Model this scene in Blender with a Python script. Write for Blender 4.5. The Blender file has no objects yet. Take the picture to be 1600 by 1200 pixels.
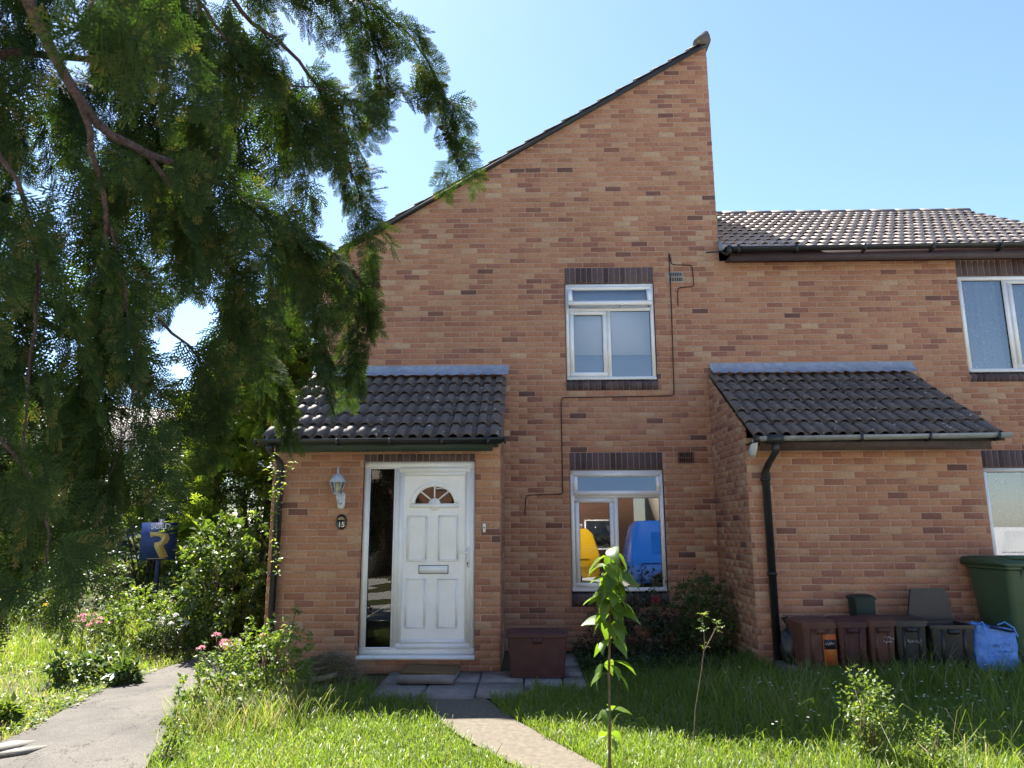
import bpy, bmesh, math, random
import numpy as np
from mathutils import Vector, Matrix, Quaternion
R = math.radians
random.seed(7); rng = np.random.default_rng(11)
sc = bpy.context.scene
col = sc.collection

# ------------------------------------------------------------------ camera, sky, sun, exposure
CAM = np.array([0.0, -9.628, 1.5]); F_PX = 1145.0
PITCH, YAW, ROLL = 0.1947, -0.0205, -0.0041
def cam_basis():
    cy, sy, cp, sp = math.cos(YAW), math.sin(YAW), math.cos(PITCH), math.sin(PITCH)
    f = np.array([sy*cp, cy*cp, sp]); r = np.array([cy, -sy, 0.0]); u = np.cross(r, f)
    cr, sr = math.cos(ROLL), math.sin(ROLL)
    return cr*r+sr*u, -sr*r+cr*u, f
CR, CU, CF = cam_basis()
cd = bpy.data.cameras.new('camera'); cam = bpy.data.objects.new('camera', cd); col.objects.link(cam)
cd.sensor_width = 36; cd.lens = F_PX/1600*36; cd.clip_start = 0.05; cd.clip_end = 2000
m = Matrix.Identity(4)
for i in range(3):
    m[i][0], m[i][1], m[i][2], m[i][3] = CR[i], CU[i], -CF[i], CAM[i]
cam.matrix_world = m
cd.dof.use_dof = True; cd.dof.focus_distance = 9.0; cd.dof.aperture_fstop = 8.0
sc.camera = cam

SUN_A, SUN_B = 0.35, 0.57                      # shadow shift in X and -Y per metre of height
sl = bpy.data.lights.new('sun', 'SUN'); sun = bpy.data.objects.new('sun', sl); col.objects.link(sun)
sl.energy = 5.0; sl.angle = R(0.53); sl.color = (1.0, 0.95, 0.87)
sun.rotation_euler = Vector((SUN_A, -SUN_B, -1)).to_track_quat('-Z', 'Y').to_euler()
elev = math.atan(1/math.hypot(SUN_A, SUN_B)); azim = math.atan2(-SUN_A, SUN_B)
w = bpy.data.worlds.new('World'); sc.world = w; w.use_nodes = True
nt = w.node_tree; sky = nt.nodes.new('ShaderNodeTexSky'); sky.sky_type = 'NISHITA'; sky.sun_disc = False
sky.sun_elevation = elev; sky.sun_rotation = azim; sky.air_density = 1.0; sky.dust_density = 0.35; sky.ozone_density = 4.0
bg = nt.nodes['Background']; bg.inputs['Strength'].default_value = 0.064
nt.links.new(sky.outputs[0], bg.inputs['Color'])
sc.view_settings.view_transform = 'Standard'; sc.view_settings.look = 'None'
sc.view_settings.gamma = 1; sc.view_settings.use_curve_mapping = False
sc.view_settings.exposure = 2.2
sc.render.engine = 'CYCLES'; sc.cycles.use_denoising = True
sc.cycles.max_bounces = 8; sc.cycles.transparent_max_bounces = 12

# ------------------------------------------------------------------ materials
def new_mat(name):
    mt = bpy.data.materials.new(name); mt.use_nodes = True
    return mt, mt.node_tree, mt.node_tree.nodes['Principled BSDF']
def ramp(nt, stops, interp='LINEAR'):
    n = nt.nodes.new('ShaderNodeValToRGB'); n.color_ramp.interpolation = interp
    e = n.color_ramp.elements
    while len(e) > len(stops): e.remove(e[-1])
    while len(e) < len(stops): e.new(0.5)
    for k, (p, c) in enumerate(stops):
        e[k].position = p; e[k].color = (*c, 1)
    return n
def noise(nt, scale, detail=4, rough=0.6, dist=0.0, vec=None):
    n = nt.nodes.new('ShaderNodeTexNoise'); n.inputs['Scale'].default_value = scale
    n.inputs['Detail'].default_value = detail; n.inputs['Roughness'].default_value = rough
    n.inputs['Distortion'].default_value = dist
    if vec is None:
        g = nt.nodes.new('ShaderNodeNewGeometry'); vec = g.outputs['Position']
    nt.links.new(vec, n.inputs['Vector']); return n
def mixc(nt, fac, a, b, mode='MIX'):
    n = nt.nodes.new('ShaderNodeMix'); n.data_type = 'RGBA'; n.blend_type = mode
    for s, v in ((n.inputs[0], fac), (n.inputs[6], a), (n.inputs[7], b)):
        if isinstance(v, (int, float)): s.default_value = v
        elif isinstance(v, tuple): s.default_value = (*v, 1)
        else: nt.links.new(v, s)
    return n.outputs[2]
def bump(nt, bsdf, src, strength, dist=0.01):
    b = nt.nodes.new('ShaderNodeBump'); b.inputs['Strength'].default_value = strength; b.inputs['Distance'].default_value = dist
    nt.links.new(src, b.inputs['Height']); nt.links.new(b.outputs[0], bsdf.inputs['Normal'])
def mat(name, c1, c2=None, scale=6.0, rough=0.75, spec=0.3, bscale=None, bstr=0.3, metal=0.0, lo=0.35, hi=0.65, bdist=0.004):
    mt, nt, b = new_mat(name)
    b.inputs['Roughness'].default_value = rough; b.inputs['Specular IOR Level'].default_value = spec; b.inputs['Metallic'].default_value = metal
    c2 = c2 or tuple(x*0.8 for x in c1)
    n = noise(nt, scale, 6, 0.65); r = ramp(nt, [(lo, c1), (hi, c2)])
    nt.links.new(n.outputs[0], r.inputs[0]); nt.links.new(r.outputs[0], b.inputs['Base Color'])
    if bscale: bump(nt, b, noise(nt, bscale, 4).outputs[0], bstr, bdist)
    return mt
def tint_ramp(nt, stops, interp='LINEAR'):
    a = nt.nodes.new('ShaderNodeAttribute'); a.attribute_name = 'tint'
    r = ramp(nt, stops, interp); nt.links.new(a.outputs['Fac'], r.inputs[0]); return r.outputs[0]
def brick_mat(name, stops, spot=(0.10, 0.06, 0.05)):
    mt, nt, b = new_mat(name)
    c = tint_ramp(nt, stops)
    n1 = noise(nt, 45, 5, 0.7); c = mixc(nt, 0.55, c, ramp_out(nt, n1, [(0.25, (0.45, 0.4, 0.38)), (0.5, (1, 1, 1)), (0.75, (1.45, 1.4, 1.35))]), 'MULTIPLY')
    n2 = noise(nt, 0.9, 4, 0.6); c = mixc(nt, 0.7, c, ramp_out(nt, n2, [(0.3, (0.78, 0.74, 0.74)), (0.6, (1.08, 1.08, 1.04))]), 'MULTIPLY')
    n3 = noise(nt, 110, 3, 0.7); c = mixc(nt, ramp_out(nt, n3, [(0.68, (0, 0, 0)), (0.74, (0.7, 0.7, 0.7))]), c, (0.45, 0.36, 0.27))
    nt.links.new(c, b.inputs['Base Color']); b.inputs['Roughness'].default_value = 0.9; b.inputs['Specular IOR Level'].default_value = 0.2
    bump(nt, b, noise(nt, 160, 4, 0.7).outputs[0], 0.5, 0.004)
    return mt
def ramp_out(nt, n, stops):
    r = ramp(nt, stops); nt.links.new(n.outputs[0], r.inputs[0]); return r.outputs[0]
def leaf_mat(name, stops, trans=0.4, tcol=(1.5, 1.6, 0.5), rough=0.45, spec=0.4):
    mt, nt, b = new_mat(name); out = nt.nodes['Material Output']
    c = tint_ramp(nt, stops)
    nt.links.new(c, b.inputs['Base Color']); b.inputs['Roughness'].default_value = rough; b.inputs['Specular IOR Level'].default_value = spec
    t = nt.nodes.new('ShaderNodeBsdfTranslucent')
    nt.links.new(mixc(nt, 1.0, c, tcol, 'MULTIPLY'), t.inputs['Color'])
    mx = nt.nodes.new('ShaderNodeMixShader'); mx.inputs[0].default_value = trans
    nt.links.new(b.outputs[0], mx.inputs[1]); nt.links.new(t.outputs[0], mx.inputs[2]); nt.links.new(mx.outputs[0], out.inputs[0])
    return mt
def glass_mat(name, ior=2.4, tint=(0.96, 0.985, 0.985)):
    mt, nt, b = new_mat(name); nt.nodes.remove(b); out = nt.nodes['Material Output']
    t = nt.nodes.new('ShaderNodeBsdfTransparent'); t.inputs[0].default_value = (*tint, 1)
    g = nt.nodes.new('ShaderNodeBsdfGlossy'); g.inputs['Roughness'].default_value = 0.0; g.inputs[0].default_value = (1, 1, 1, 1)
    f = nt.nodes.new('ShaderNodeFresnel'); f.inputs[0].default_value = ior
    mx = nt.nodes.new('ShaderNodeMixShader')
    nt.links.new(f.outputs[0], mx.inputs[0]); nt.links.new(t.outputs[0], mx.inputs[1]); nt.links.new(g.outputs[0], mx.inputs[2]); nt.links.new(mx.outputs[0], out.inputs[0])
    return mt

M = {}
M['brick'] = brick_mat('brick_mat', [(0.0, (0.13, 0.069, 0.058)), (0.09, (0.20, 0.096, 0.072)), (0.16, (0.275, 0.128, 0.088)), (0.45, (0.375, 0.183, 0.110)), (0.75, (0.405, 0.226, 0.135)), (1.0, (0.44, 0.295, 0.185))])
M['dark_brick'] = brick_mat('dark_brick_mat', [(0.0, (0.06, 0.045, 0.05)), (1.0, (0.12, 0.09, 0.095))])
M['mortar'] = mat('mortar_mat', (0.45, 0.31, 0.23), (0.32, 0.21, 0.155), 8, 0.95, 0.1, 120, 0.4)
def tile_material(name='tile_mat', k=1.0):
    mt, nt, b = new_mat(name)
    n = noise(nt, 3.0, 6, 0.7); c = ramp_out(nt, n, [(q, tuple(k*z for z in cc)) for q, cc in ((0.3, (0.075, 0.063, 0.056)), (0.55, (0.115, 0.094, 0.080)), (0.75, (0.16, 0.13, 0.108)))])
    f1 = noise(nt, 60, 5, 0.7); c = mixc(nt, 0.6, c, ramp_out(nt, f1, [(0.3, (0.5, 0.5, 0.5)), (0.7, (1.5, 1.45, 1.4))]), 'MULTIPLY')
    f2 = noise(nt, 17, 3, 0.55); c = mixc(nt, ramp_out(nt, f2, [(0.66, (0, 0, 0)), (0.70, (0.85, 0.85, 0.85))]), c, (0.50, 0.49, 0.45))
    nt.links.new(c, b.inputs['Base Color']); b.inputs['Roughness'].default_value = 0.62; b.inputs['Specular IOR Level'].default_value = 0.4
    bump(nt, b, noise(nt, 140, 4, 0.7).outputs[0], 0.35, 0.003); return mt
M['tile'] = tile_material(); M['sun_painted_tile'] = tile_material('sun_painted_tile_mat', 4.4)  # same tile twice: second copy lightened, sunshine painted into the neighbour roof
M['lead'] = mat('lead_mat', (0.20, 0.23, 0.29), (0.31, 0.35, 0.42), 9, 0.55, 0.4, 20, 0.4)
M['upvc'] = mat('white_plastic_mat', (0.87, 0.87, 0.86), (0.81, 0.81, 0.78), 5, 0.35, 0.45)
M['seal'] = mat('black_seal_mat', (0.02, 0.02, 0.022), None, 5, 0.6)
M['black_plastic'] = mat('black_plastic_mat', (0.014, 0.014, 0.016), (0.024, 0.024, 0.026), 8, 0.38, 0.45)
M['grey_gutter'] = mat('grey_gutter_mat', (0.30, 0.31, 0.30), (0.20, 0.205, 0.2), 12, 0.45, 0.4)
M['green_fascia'] = mat('green_fascia_mat', (0.022, 0.035, 0.024), (0.03, 0.045, 0.03), 6, 0.55, 0.35)
M['brown_fascia'] = mat('brown_fascia_mat', (0.085, 0.055, 0.042), (0.055, 0.036, 0.03), 14, 0.7, 0.3, 40, 0.4)
M['maroon_fascia'] = mat('maroon_fascia_mat', (0.05, 0.03, 0.032), (0.065, 0.042, 0.045), 5, 0.5, 0.35)
M['glass'] = glass_mat('window_glass_mat')
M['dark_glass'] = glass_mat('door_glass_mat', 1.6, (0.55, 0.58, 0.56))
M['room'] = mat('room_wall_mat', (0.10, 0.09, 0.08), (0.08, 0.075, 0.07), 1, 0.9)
M['blind'] = mat('blind_mat', (0.84, 0.88, 0.90), (0.82, 0.86, 0.88), 2, 0.8)
M['blue_panel'] = mat('blue_grey_panel_mat', (0.27, 0.33, 0.44), (0.25, 0.31, 0.42), 2, 0.8)
M['asphalt'] = mat('asphalt_mat', (0.165, 0.15, 0.132), (0.095, 0.088, 0.08), 55, 0.9, 0.25, 160, 0.7, lo=0.3, hi=0.7, bdist=0.006)
def asphalt_material():
    mt, nt, b = new_mat('asphalt_path_mat')
    c = ramp_out(nt, noise(nt, 1.6, 5, 0.65), [(0.35, (0.078, 0.073, 0.066)), (0.65, (0.117, 0.107, 0.094))])
    c = mixc(nt, 0.85, c, ramp_out(nt, noise(nt, 130, 3, 0.8), [(0.32, (0.45, 0.45, 0.45)), (0.5, (1, 1, 1)), (0.68, (1.7, 1.65, 1.6))]), 'MULTIPLY')
    v = nt.nodes.new('ShaderNodeTexVoronoi'); v.feature = 'DISTANCE_TO_EDGE'; v.inputs['Scale'].default_value = 1.1
    wn = noise(nt, 3.5, 4, 0.7); g = nt.nodes.new('ShaderNodeNewGeometry'); ad = nt.nodes.new('ShaderNodeVectorMath'); ad.operation = 'ADD'
    nt.links.new(g.outputs['Position'], ad.inputs[0]); nt.links.new(wn.outputs['Color'], ad.inputs[1]); nt.links.new(ad.outputs[0], v.inputs['Vector'])
    cr = ramp(nt, [(0.006, (0.4, 0.4, 0.38)), (0.014, (1, 1, 1))]); nt.links.new(v.outputs['Distance'], cr.inputs[0]); c = mixc(nt, 0.8, c, cr.outputs[0], 'MULTIPLY')
    nt.links.new(c, b.inputs['Base Color']); b.inputs['Roughness'].default_value = 0.92; b.inputs['Specular IOR Level'].default_value = 0.2
    bump(nt, b, noise(nt, 130, 3, 0.8).outputs[0], 0.8, 0.006); return mt
M['asphalt'] = asphalt_material()
M['concrete'] = mat('concrete_mat', (0.15, 0.126, 0.095), (0.092, 0.079, 0.061), 24, 0.92, 0.2, 120, 0.5, lo=0.3, hi=0.7)
M['slab'] = mat('paving_mat', (0.27, 0.235, 0.215), (0.17, 0.15, 0.145), 9, 0.9, 0.2, 90, 0.4, lo=0.3, hi=0.7)
M['pale_slab'] = mat('pale_slab_mat', (0.20, 0.19, 0.17), (0.15, 0.14, 0.125), 20, 0.9, 0.2, 80, 0.3)
M['road'] = mat('bounce_court_mat', (0.54, 0.52, 0.48), (0.47, 0.45, 0.415), 6, 0.9)  # unseen court and pavement made pale to bounce sun onto the facade
M['soil'] = mat('soil_mat', (0.10, 0.085, 0.045), (0.06, 0.075, 0.025), 3.0, 0.95, 0.1, 40, 0.8, lo=0.4, hi=0.6, bdist=0.02)
M['bark'] = mat('bark_mat', (0.075, 0.055, 0.05), (0.028, 0.02, 0.018), 45, 0.9, 0.2, 70, 1.0, bdist=0.01)
M['twig'] = mat('twig_mat', (0.16, 0.12, 0.08), (0.10, 0.075, 0.05), 30, 0.85)
M['conifer'] = leaf_mat('conifer_mat', [(0, (0.015, 0.029, 0.011)), (0.6, (0.027, 0.050, 0.016)), (0.9, (0.050, 0.078, 0.021)), (1, (0.12, 0.08, 0.035))], 0.30, (2.0, 2.1, 0.6), 0.75, 0.08)
M['conifer_pale'] = leaf_mat('pale_conifer_mat', [(0, (0.06, 0.095, 0.022)), (0.6, (0.10, 0.15, 0.032)), (1, (0.17, 0.20, 0.045))], 0.5, (1.8, 1.8, 0.5), 0.7, 0.1)
M['grass'] = leaf_mat('grass_mat', [(0, (0.085, 0.14, 0.024)), (0.6, (0.15, 0.225, 0.04)), (0.92, (0.22, 0.27, 0.07)), (1, (0.28, 0.25, 0.20))], 0.5, (1.5, 1.5, 0.5), 0.4, 0.45)
M['leaf_bright'] = leaf_mat('bright_leaf_mat', [(0, (0.075, 0.125, 0.028)), (0.7, (0.14, 0.20, 0.045)), (1, (0.24, 0.25, 0.07))], 0.42, (1.6, 1.6, 0.5), 0.45, 0.3)
M['leaf_mid'] = leaf_mat('mid_leaf_mat', [(0, (0.045, 0.08, 0.024)), (0.7, (0.075, 0.125, 0.034)), (1, (0.15, 0.175, 0.05))], 0.35, (1.6, 1.6, 0.5), 0.42, 0.32)
M['leaf_dark'] = leaf_mat('dark_leaf_mat', [(0, (0.022, 0.04, 0.016)), (0.8, (0.035, 0.06, 0.022)), (1, (0.06, 0.085, 0.03))], 0.2, (1.5, 1.6, 0.5), 0.45, 0.3)
M['leaf_purple'] = leaf_mat('purple_leaf_mat', [(0, (0.03, 0.025, 0.02)), (1, (0.06, 0.05, 0.03))], 0.25)
M['sapling_leaf'] = leaf_mat('sapling_leaf_mat', [(0, (0.07, 0.13, 0.025)), (1, (0.13, 0.19, 0.035))], 0.55, (1.7, 1.7, 0.45), 0.4, 0.35)
M['pink'] = leaf_mat('pink_petal_mat', [(0, (0.55, 0.20, 0.28)), (1, (0.70, 0.33, 0.40))], 0.4, (1.1, 1, 1))
M['yellow'] = leaf_mat('yellow_petal_mat', [(0, (0.70, 0.55, 0.05)), (1, (0.80, 0.68, 0.10))], 0.4, (1.1, 1, 0.8))
M['white_petal'] = leaf_mat('white_petal_mat', [(0, (0.70, 0.70, 0.62)), (1, (0.8, 0.8, 0.75))], 0.3, (1, 1, 1))
M['red_petal'] = leaf_mat('red_petal_mat', [(0, (0.45, 0.03, 0.05)), (1, (0.55, 0.06, 0.07))], 0.3, (1, 1, 1))
M['straw'] = leaf_mat('straw_mat', [(0, (0.13, 0.10, 0.065)), (1, (0.32, 0.26, 0.16))], 0.25, (1, 1, 1), 0.7)
M['cone'] = mat('cone_mat', (0.06, 0.03, 0.025), None, 30, 0.85)
M['cable'] = mat('cable_mat', (0.03, 0.016, 0.014), None, 5, 0.6)
M['terracotta'] = mat('air_brick_mat', (0.22, 0.11, 0.08), (0.16, 0.08, 0.06), 30, 0.9)
M['pale_grille'] = mat('pale_grille_mat', (0.42, 0.38, 0.34), (0.34, 0.3, 0.27), 30, 0.85)
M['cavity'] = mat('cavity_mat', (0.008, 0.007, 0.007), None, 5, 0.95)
M['silver'] = mat('silver_paint_mat', (0.33, 0.37, 0.44), (0.48, 0.52, 0.58), 60, 0.45, 0.5, lo=0.4, hi=0.6)
M['white_paint'] = mat('white_paint_mat', (0.72, 0.72, 0.70), (0.55, 0.53, 0.5), 40, 0.5, 0.4)
M['black_gloss'] = mat('black_gloss_mat', (0.012, 0.012, 0.013), None, 5, 0.2, 0.5)
M['gold'] = mat('gold_print_mat', (0.55, 0.40, 0.16), (0.50, 0.36, 0.14), 5, 0.5)
M['navy'] = mat('navy_board_mat', (0.022, 0.042, 0.15), (0.018, 0.036, 0.13), 3, 0.5)
M['maroon_plastic'] = mat('maroon_plastic_mat', (0.075, 0.026, 0.024), (0.045, 0.018, 0.018), 7, 0.55, 0.35, 60, 0.2)
M['brown_plastic'] = mat('brown_plastic_mat', (0.10, 0.042, 0.03), (0.065, 0.027, 0.021), 10, 0.55, 0.35)
M['rust_plastic'] = mat('rust_plastic_mat', (0.125, 0.056, 0.038), (0.08, 0.034, 0.025), 10, 0.6, 0.3)
M['red_print'] = mat('red_print_mat', (0.55, 0.07, 0.025), (0.40, 0.16, 0.03), 12, 0.45)
M['green_plastic'] = mat('green_plastic_mat', (0.040, 0.078, 0.036), (0.050, 0.09, 0.045), 4, 0.42, 0.4)
M['dark_green_plastic'] = mat('dark_green_plastic_mat', (0.012, 0.028, 0.022), None, 4, 0.45)
M['blue_bag'] = mat('blue_bag_mat', (0.06, 0.20, 0.62), (0.09, 0.27, 0.70), 9, 0.35, 0.5, 14, 0.9, bdist=0.02)
M['navy_trim'] = mat('navy_trim_mat', (0.012, 0.015, 0.05), None, 5, 0.6)
M['mat_coir'] = mat('coir_mat', (0.21, 0.135, 0.07), (0.145, 0.09, 0.048), 50, 0.98, 0.05, 200, 1.0, bdist=0.01)
M['plank'] = mat('old_plank_mat', (0.24, 0.20, 0.13), (0.14, 0.11, 0.07), 20, 0.9, 0.1, 50, 0.5)
M['tyre'] = mat('tyre_mat', (0.02, 0.02, 0.02), None, 5, 0.8)
M['alloy'] = mat('alloy_mat', (0.55, 0.55, 0.56), None, 5, 0.3, 0.5, metal=0.6)
M['van_blue'] = mat('blue_car_paint_mat', (0.010, 0.085, 0.38), (0.009, 0.08, 0.35), 1, 0.2, 0.5)
M['van_yellow'] = mat('yellow_car_paint_mat', (0.80, 0.46, 0.01), (0.76, 0.43, 0.01), 1, 0.25, 0.5)
M['van_white'] = mat('white_car_paint_mat', (0.75, 0.76, 0.77), None, 1, 0.25, 0.5)
M['car_glass'] = mat('car_glass_mat', (0.02, 0.025, 0.03), None, 1, 0.05, 0.6)
M['far_wall'] = mat('far_house_wall_mat', (0.30, 0.16, 0.10), (0.22, 0.11, 0.07), 12, 0.9)
M['bounce_render'] = mat('bounce_render_mat', (0.70, 0.64, 0.55), (0.64, 0.58, 0.49), 3, 0.9)  # walls of the added houses, pale to throw fill on the front wall
M['wood_post'] = mat('sign_post_mat', (0.03, 0.045, 0.11), None, 5, 0.6)
def lace_material():
    mt, nt, b = new_mat('lace_curtain_mat'); out = nt.nodes['Material Output']
    b.inputs['Base Color'].default_value = (0.62, 0.68, 0.80, 1); b.inputs['Roughness'].default_value = 0.9
    g = nt.nodes.new('ShaderNodeNewGeometry')
    v = nt.nodes.new('ShaderNodeTexVoronoi'); v.inputs['Scale'].default_value = 9; nt.links.new(g.outputs['Position'], v.inputs['Vector'])
    wv = nt.nodes.new('ShaderNodeMath'); wv.operation = 'SINE'; ml = nt.nodes.new('ShaderNodeMath'); ml.operation = 'MULTIPLY'; ml.inputs[1].default_value = 95
    n = noise(nt, 9, 2); ad = nt.nodes.new('ShaderNodeMath'); ad.operation = 'ADD'
    nt.links.new(v.outputs['Distance'], ad.inputs[0]); nt.links.new(n.outputs[0], ad.inputs[1]); nt.links.new(ad.outputs[0], ml.inputs[0]); nt.links.new(ml.outputs[0], wv.inputs[0])
    r = ramp(nt, [(0.55, (0.42, 0.42, 0.42)), (0.9, (0.92, 0.92, 0.92))]); nt.links.new(wv.outputs[0], r.inputs[0])
    t = nt.nodes.new('ShaderNodeBsdfTransparent'); mx = nt.nodes.new('ShaderNodeMixShader')
    nt.links.new(r.outputs[0], mx.inputs[0]); nt.links.new(t.outputs[0], mx.inputs[1]); nt.links.new(b.outputs[0], mx.inputs[2]); nt.links.new(mx.outputs[0], out.inputs[0])
    return mt
M['lace'] = lace_material()

# ------------------------------------------------------------------ mesh helpers
def link(o, parent=None):
    col.objects.link(o)
    if parent is not None: o.parent = parent
    return o
def tag(o, label=None, cat=None, group=None, kind=None):
    if label: o['label'] = label
    if cat: o['category'] = cat
    if group: o['group'] = group
    if kind: o['kind'] = kind
    return o
def empty(name, loc=(0, 0, 0), rz=0):
    o = bpy.data.objects.new(name, None); o.location = loc; o.rotation_euler = (0, 0, rz); o.empty_display_size = 0.1
    return link(o)
def mesh_np(name, V, faces_n, idx, tint=None, smooth=False):
    """V (n,3); faces_n: loops per face; idx: flat loop indices; tint per face"""
    me = bpy.data.meshes.new(name)
    V = np.asarray(V, np.float32); idx = np.asarray(idx, np.int32); faces_n = np.asarray(faces_n, np.int32)
    me.vertices.add(len(V)); me.vertices.foreach_set('co', V.ravel())
    me.loops.add(len(idx)); me.loops.foreach_set('vertex_index', idx)
    me.polygons.add(len(faces_n)); st = np.concatenate([[0], np.cumsum(faces_n)[:-1]]).astype(np.int32)
    me.polygons.foreach_set('loop_start', st); me.polygons.foreach_set('loop_total', faces_n)
    if smooth: me.polygons.foreach_set('use_smooth', np.ones(len(faces_n), bool))
    me.update(calc_edges=True)
    if tint is not None:
        a = me.attributes.new('tint', 'FLOAT', 'FACE'); a.data.foreach_set('value', np.asarray(tint, np.float32))
    return me
class MB:
    def __init__(s): s.v = []; s.f = []; s.t = []; s.cur = 0.5
    def add(s, vs, fs):
        o = len(s.v); s.v.extend([tuple(map(float, p)) for p in vs]); s.f.extend([tuple(i+o for i in f) for f in fs]); s.t.extend([s.cur]*len(fs)); return s
    def box(s, x0, x1, y0, y1, z0, z1):
        v = [(x, y, z) for z in (z0, z1) for y in (y0, y1) for x in (x0, x1)]
        return s.add(v, [(0, 2, 3, 1), (4, 5, 7, 6), (0, 1, 5, 4), (2, 6, 7, 3), (0, 4, 6, 2), (1, 3, 7, 5)])
    def prism(s, poly, axis, a, b):
        """extrude a 2-D polygon along axis ('x','y','z') from a to b"""
        n = len(poly)
        def P(p, q): return {'x': (q, p[0], p[1]), 'y': (p[0], q, p[1]), 'z': (p[0], p[1], q)}[axis]
        v = [P(p, a) for p in poly]+[P(p, b) for p in poly]
        f = [tuple(range(n))[::-1], tuple(range(n, 2*n))]+[(i, (i+1) % n, n+(i+1) % n, n+i) for i in range(n)]
        return s.add(v, f)
    def loft(s, rings, caps=True, closed=True):
        n = len(rings[0]); v = [p for r in rings for p in r]; f = []
        for k in range(len(rings)-1):
            for i in range(n if closed else n-1):
                j = (i+1) % n; f.append((k*n+i, k*n+j, (k+1)*n+j, (k+1)*n+i))
        if caps: f += [tuple(range(n))[::-1], tuple(range((len(rings)-1)*n, len(rings)*n))]
        return s.add(v, f)
    def tube(s, pts, r, n=8, caps=True):
        pts = [Vector(p) for p in pts]; rs = r if isinstance(r, (list, tuple)) else [r]*len(pts); rings = []
        a = None
        for k, p in enumerate(pts):
            d = (pts[min(k+1, len(pts)-1)]-pts[max(k-1, 0)]).normalized()
            if a is None: a = d.cross(Vector((0.31, 0.27, 0.91)) if abs(d.z) < 0.85 else Vector((1, 0.1, 0)))
            a = a-d*a.dot(d); a.normalize(); b = d.cross(a)
            rings.append([tuple(p+(a*math.cos(t)+b*math.sin(t))*rs[k]) for t in [2*math.pi*i/n for i in range(n)]])
        return s.loft(rings, caps)
    def lathe(s, prof, c=(0, 0, 0), n=16, axis='z'):
        rings = []
        for r, h in prof:
            ring = []
            for i in range(n):
                t = 2*math.pi*i/n; a, b = r*math.cos(t), r*math.sin(t)
                ring.append({'z': (c[0]+a, c[1]+b, c[2]+h), 'y': (c[0]+a, c[1]+h, c[2]+b), 'x': (c[0]+h, c[1]+a, c[2]+b)}[axis])
            rings.append(ring)
        return s.loft(rings)
    def mesh(s, name, smooth=False):
        return mesh_np(name, np.array(s.v), [len(f) for f in s.f], [i for f in s.f for i in f], s.t, smooth)
    def build(s, name, mt, parent=None, smooth=False, bevel=0.0, loc=None):
        me = s.mesh(name, smooth); me.materials.append(M[mt] if isinstance(mt, str) else mt)
        o = bpy.data.objects.new(name, me); link(o, parent)
        bm = bmesh.new(); bm.from_mesh(me); bmesh.ops.recalc_face_normals(bm, faces=bm.faces)
        if bevel: bmesh.ops.bevel(bm, geom=[e for e in bm.edges if len(e.link_faces) == 2 and e.calc_face_angle(0) > 0.5], offset=bevel, segments=2, affect='EDGES', clamp_overlap=True)
        bm.to_mesh(me); bm.free()
        if smooth:
            try: me.set_sharp_from_angle(angle=R(40))
            except Exception: pass
        if loc is not None: o.location = loc
        return o
def text_mesh(name, body, size, mt, loc, rot, parent=None, extrude=0.001, offset=0.0, label=None):
    cu = bpy.data.curves.new('t', 'FONT'); cu.body = body; cu.size = size; cu.extrude = extrude; cu.offset = offset; cu.align_x = 'CENTER'; cu.align_y = 'CENTER'
    t = bpy.data.objects.new('t', cu); col.objects.link(t); bpy.context.view_layer.update()
    me = bpy.data.meshes.new_from_object(t.evaluated_get(bpy.context.evaluated_depsgraph_get()))
    bpy.data.objects.remove(t); bpy.data.curves.remove(cu)
    me.materials.clear(); me.materials.append(M[mt]); me.name = name
    o = bpy.data.objects.new(name, me); o.location = loc; o.rotation_euler = rot; return link(o, parent)
def smooth01(a, b, x): t = np.clip((x-a)/(b-a), 0, 1); return t*t*(3-2*t)
def height(x, y):
    x = np.asarray(x, float); y = np.asarray(y, float)
    h = np.interp(y, [-60, -30, -8, -4.6, -3.8, -2.8, -1.0, 60], [-0.3, -0.3, -0.26, -0.11, -0.08, -0.012, 0.0, 0.0])
    h = h+0.13*smooth01(1.9, 2.7, x)*smooth01(-3.0, -2.25, y)
    return h+0.012*np.sin(x*2.1+y*1.3)*smooth01(-2.3, -3.0, y)
def H(x, y): return float(height(x, y))
def px_area(P, area):
    d = np.asarray(P)-CAM; z = d@CF
    if z <= 0.3: return 0
    u, v = 800+F_PX*(d@CR)/z, 600-F_PX*(d@CU)/z
    return area*(F_PX/z)**2 if -20 < u < 1620 and -20 < v < 1220 else 0

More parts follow.
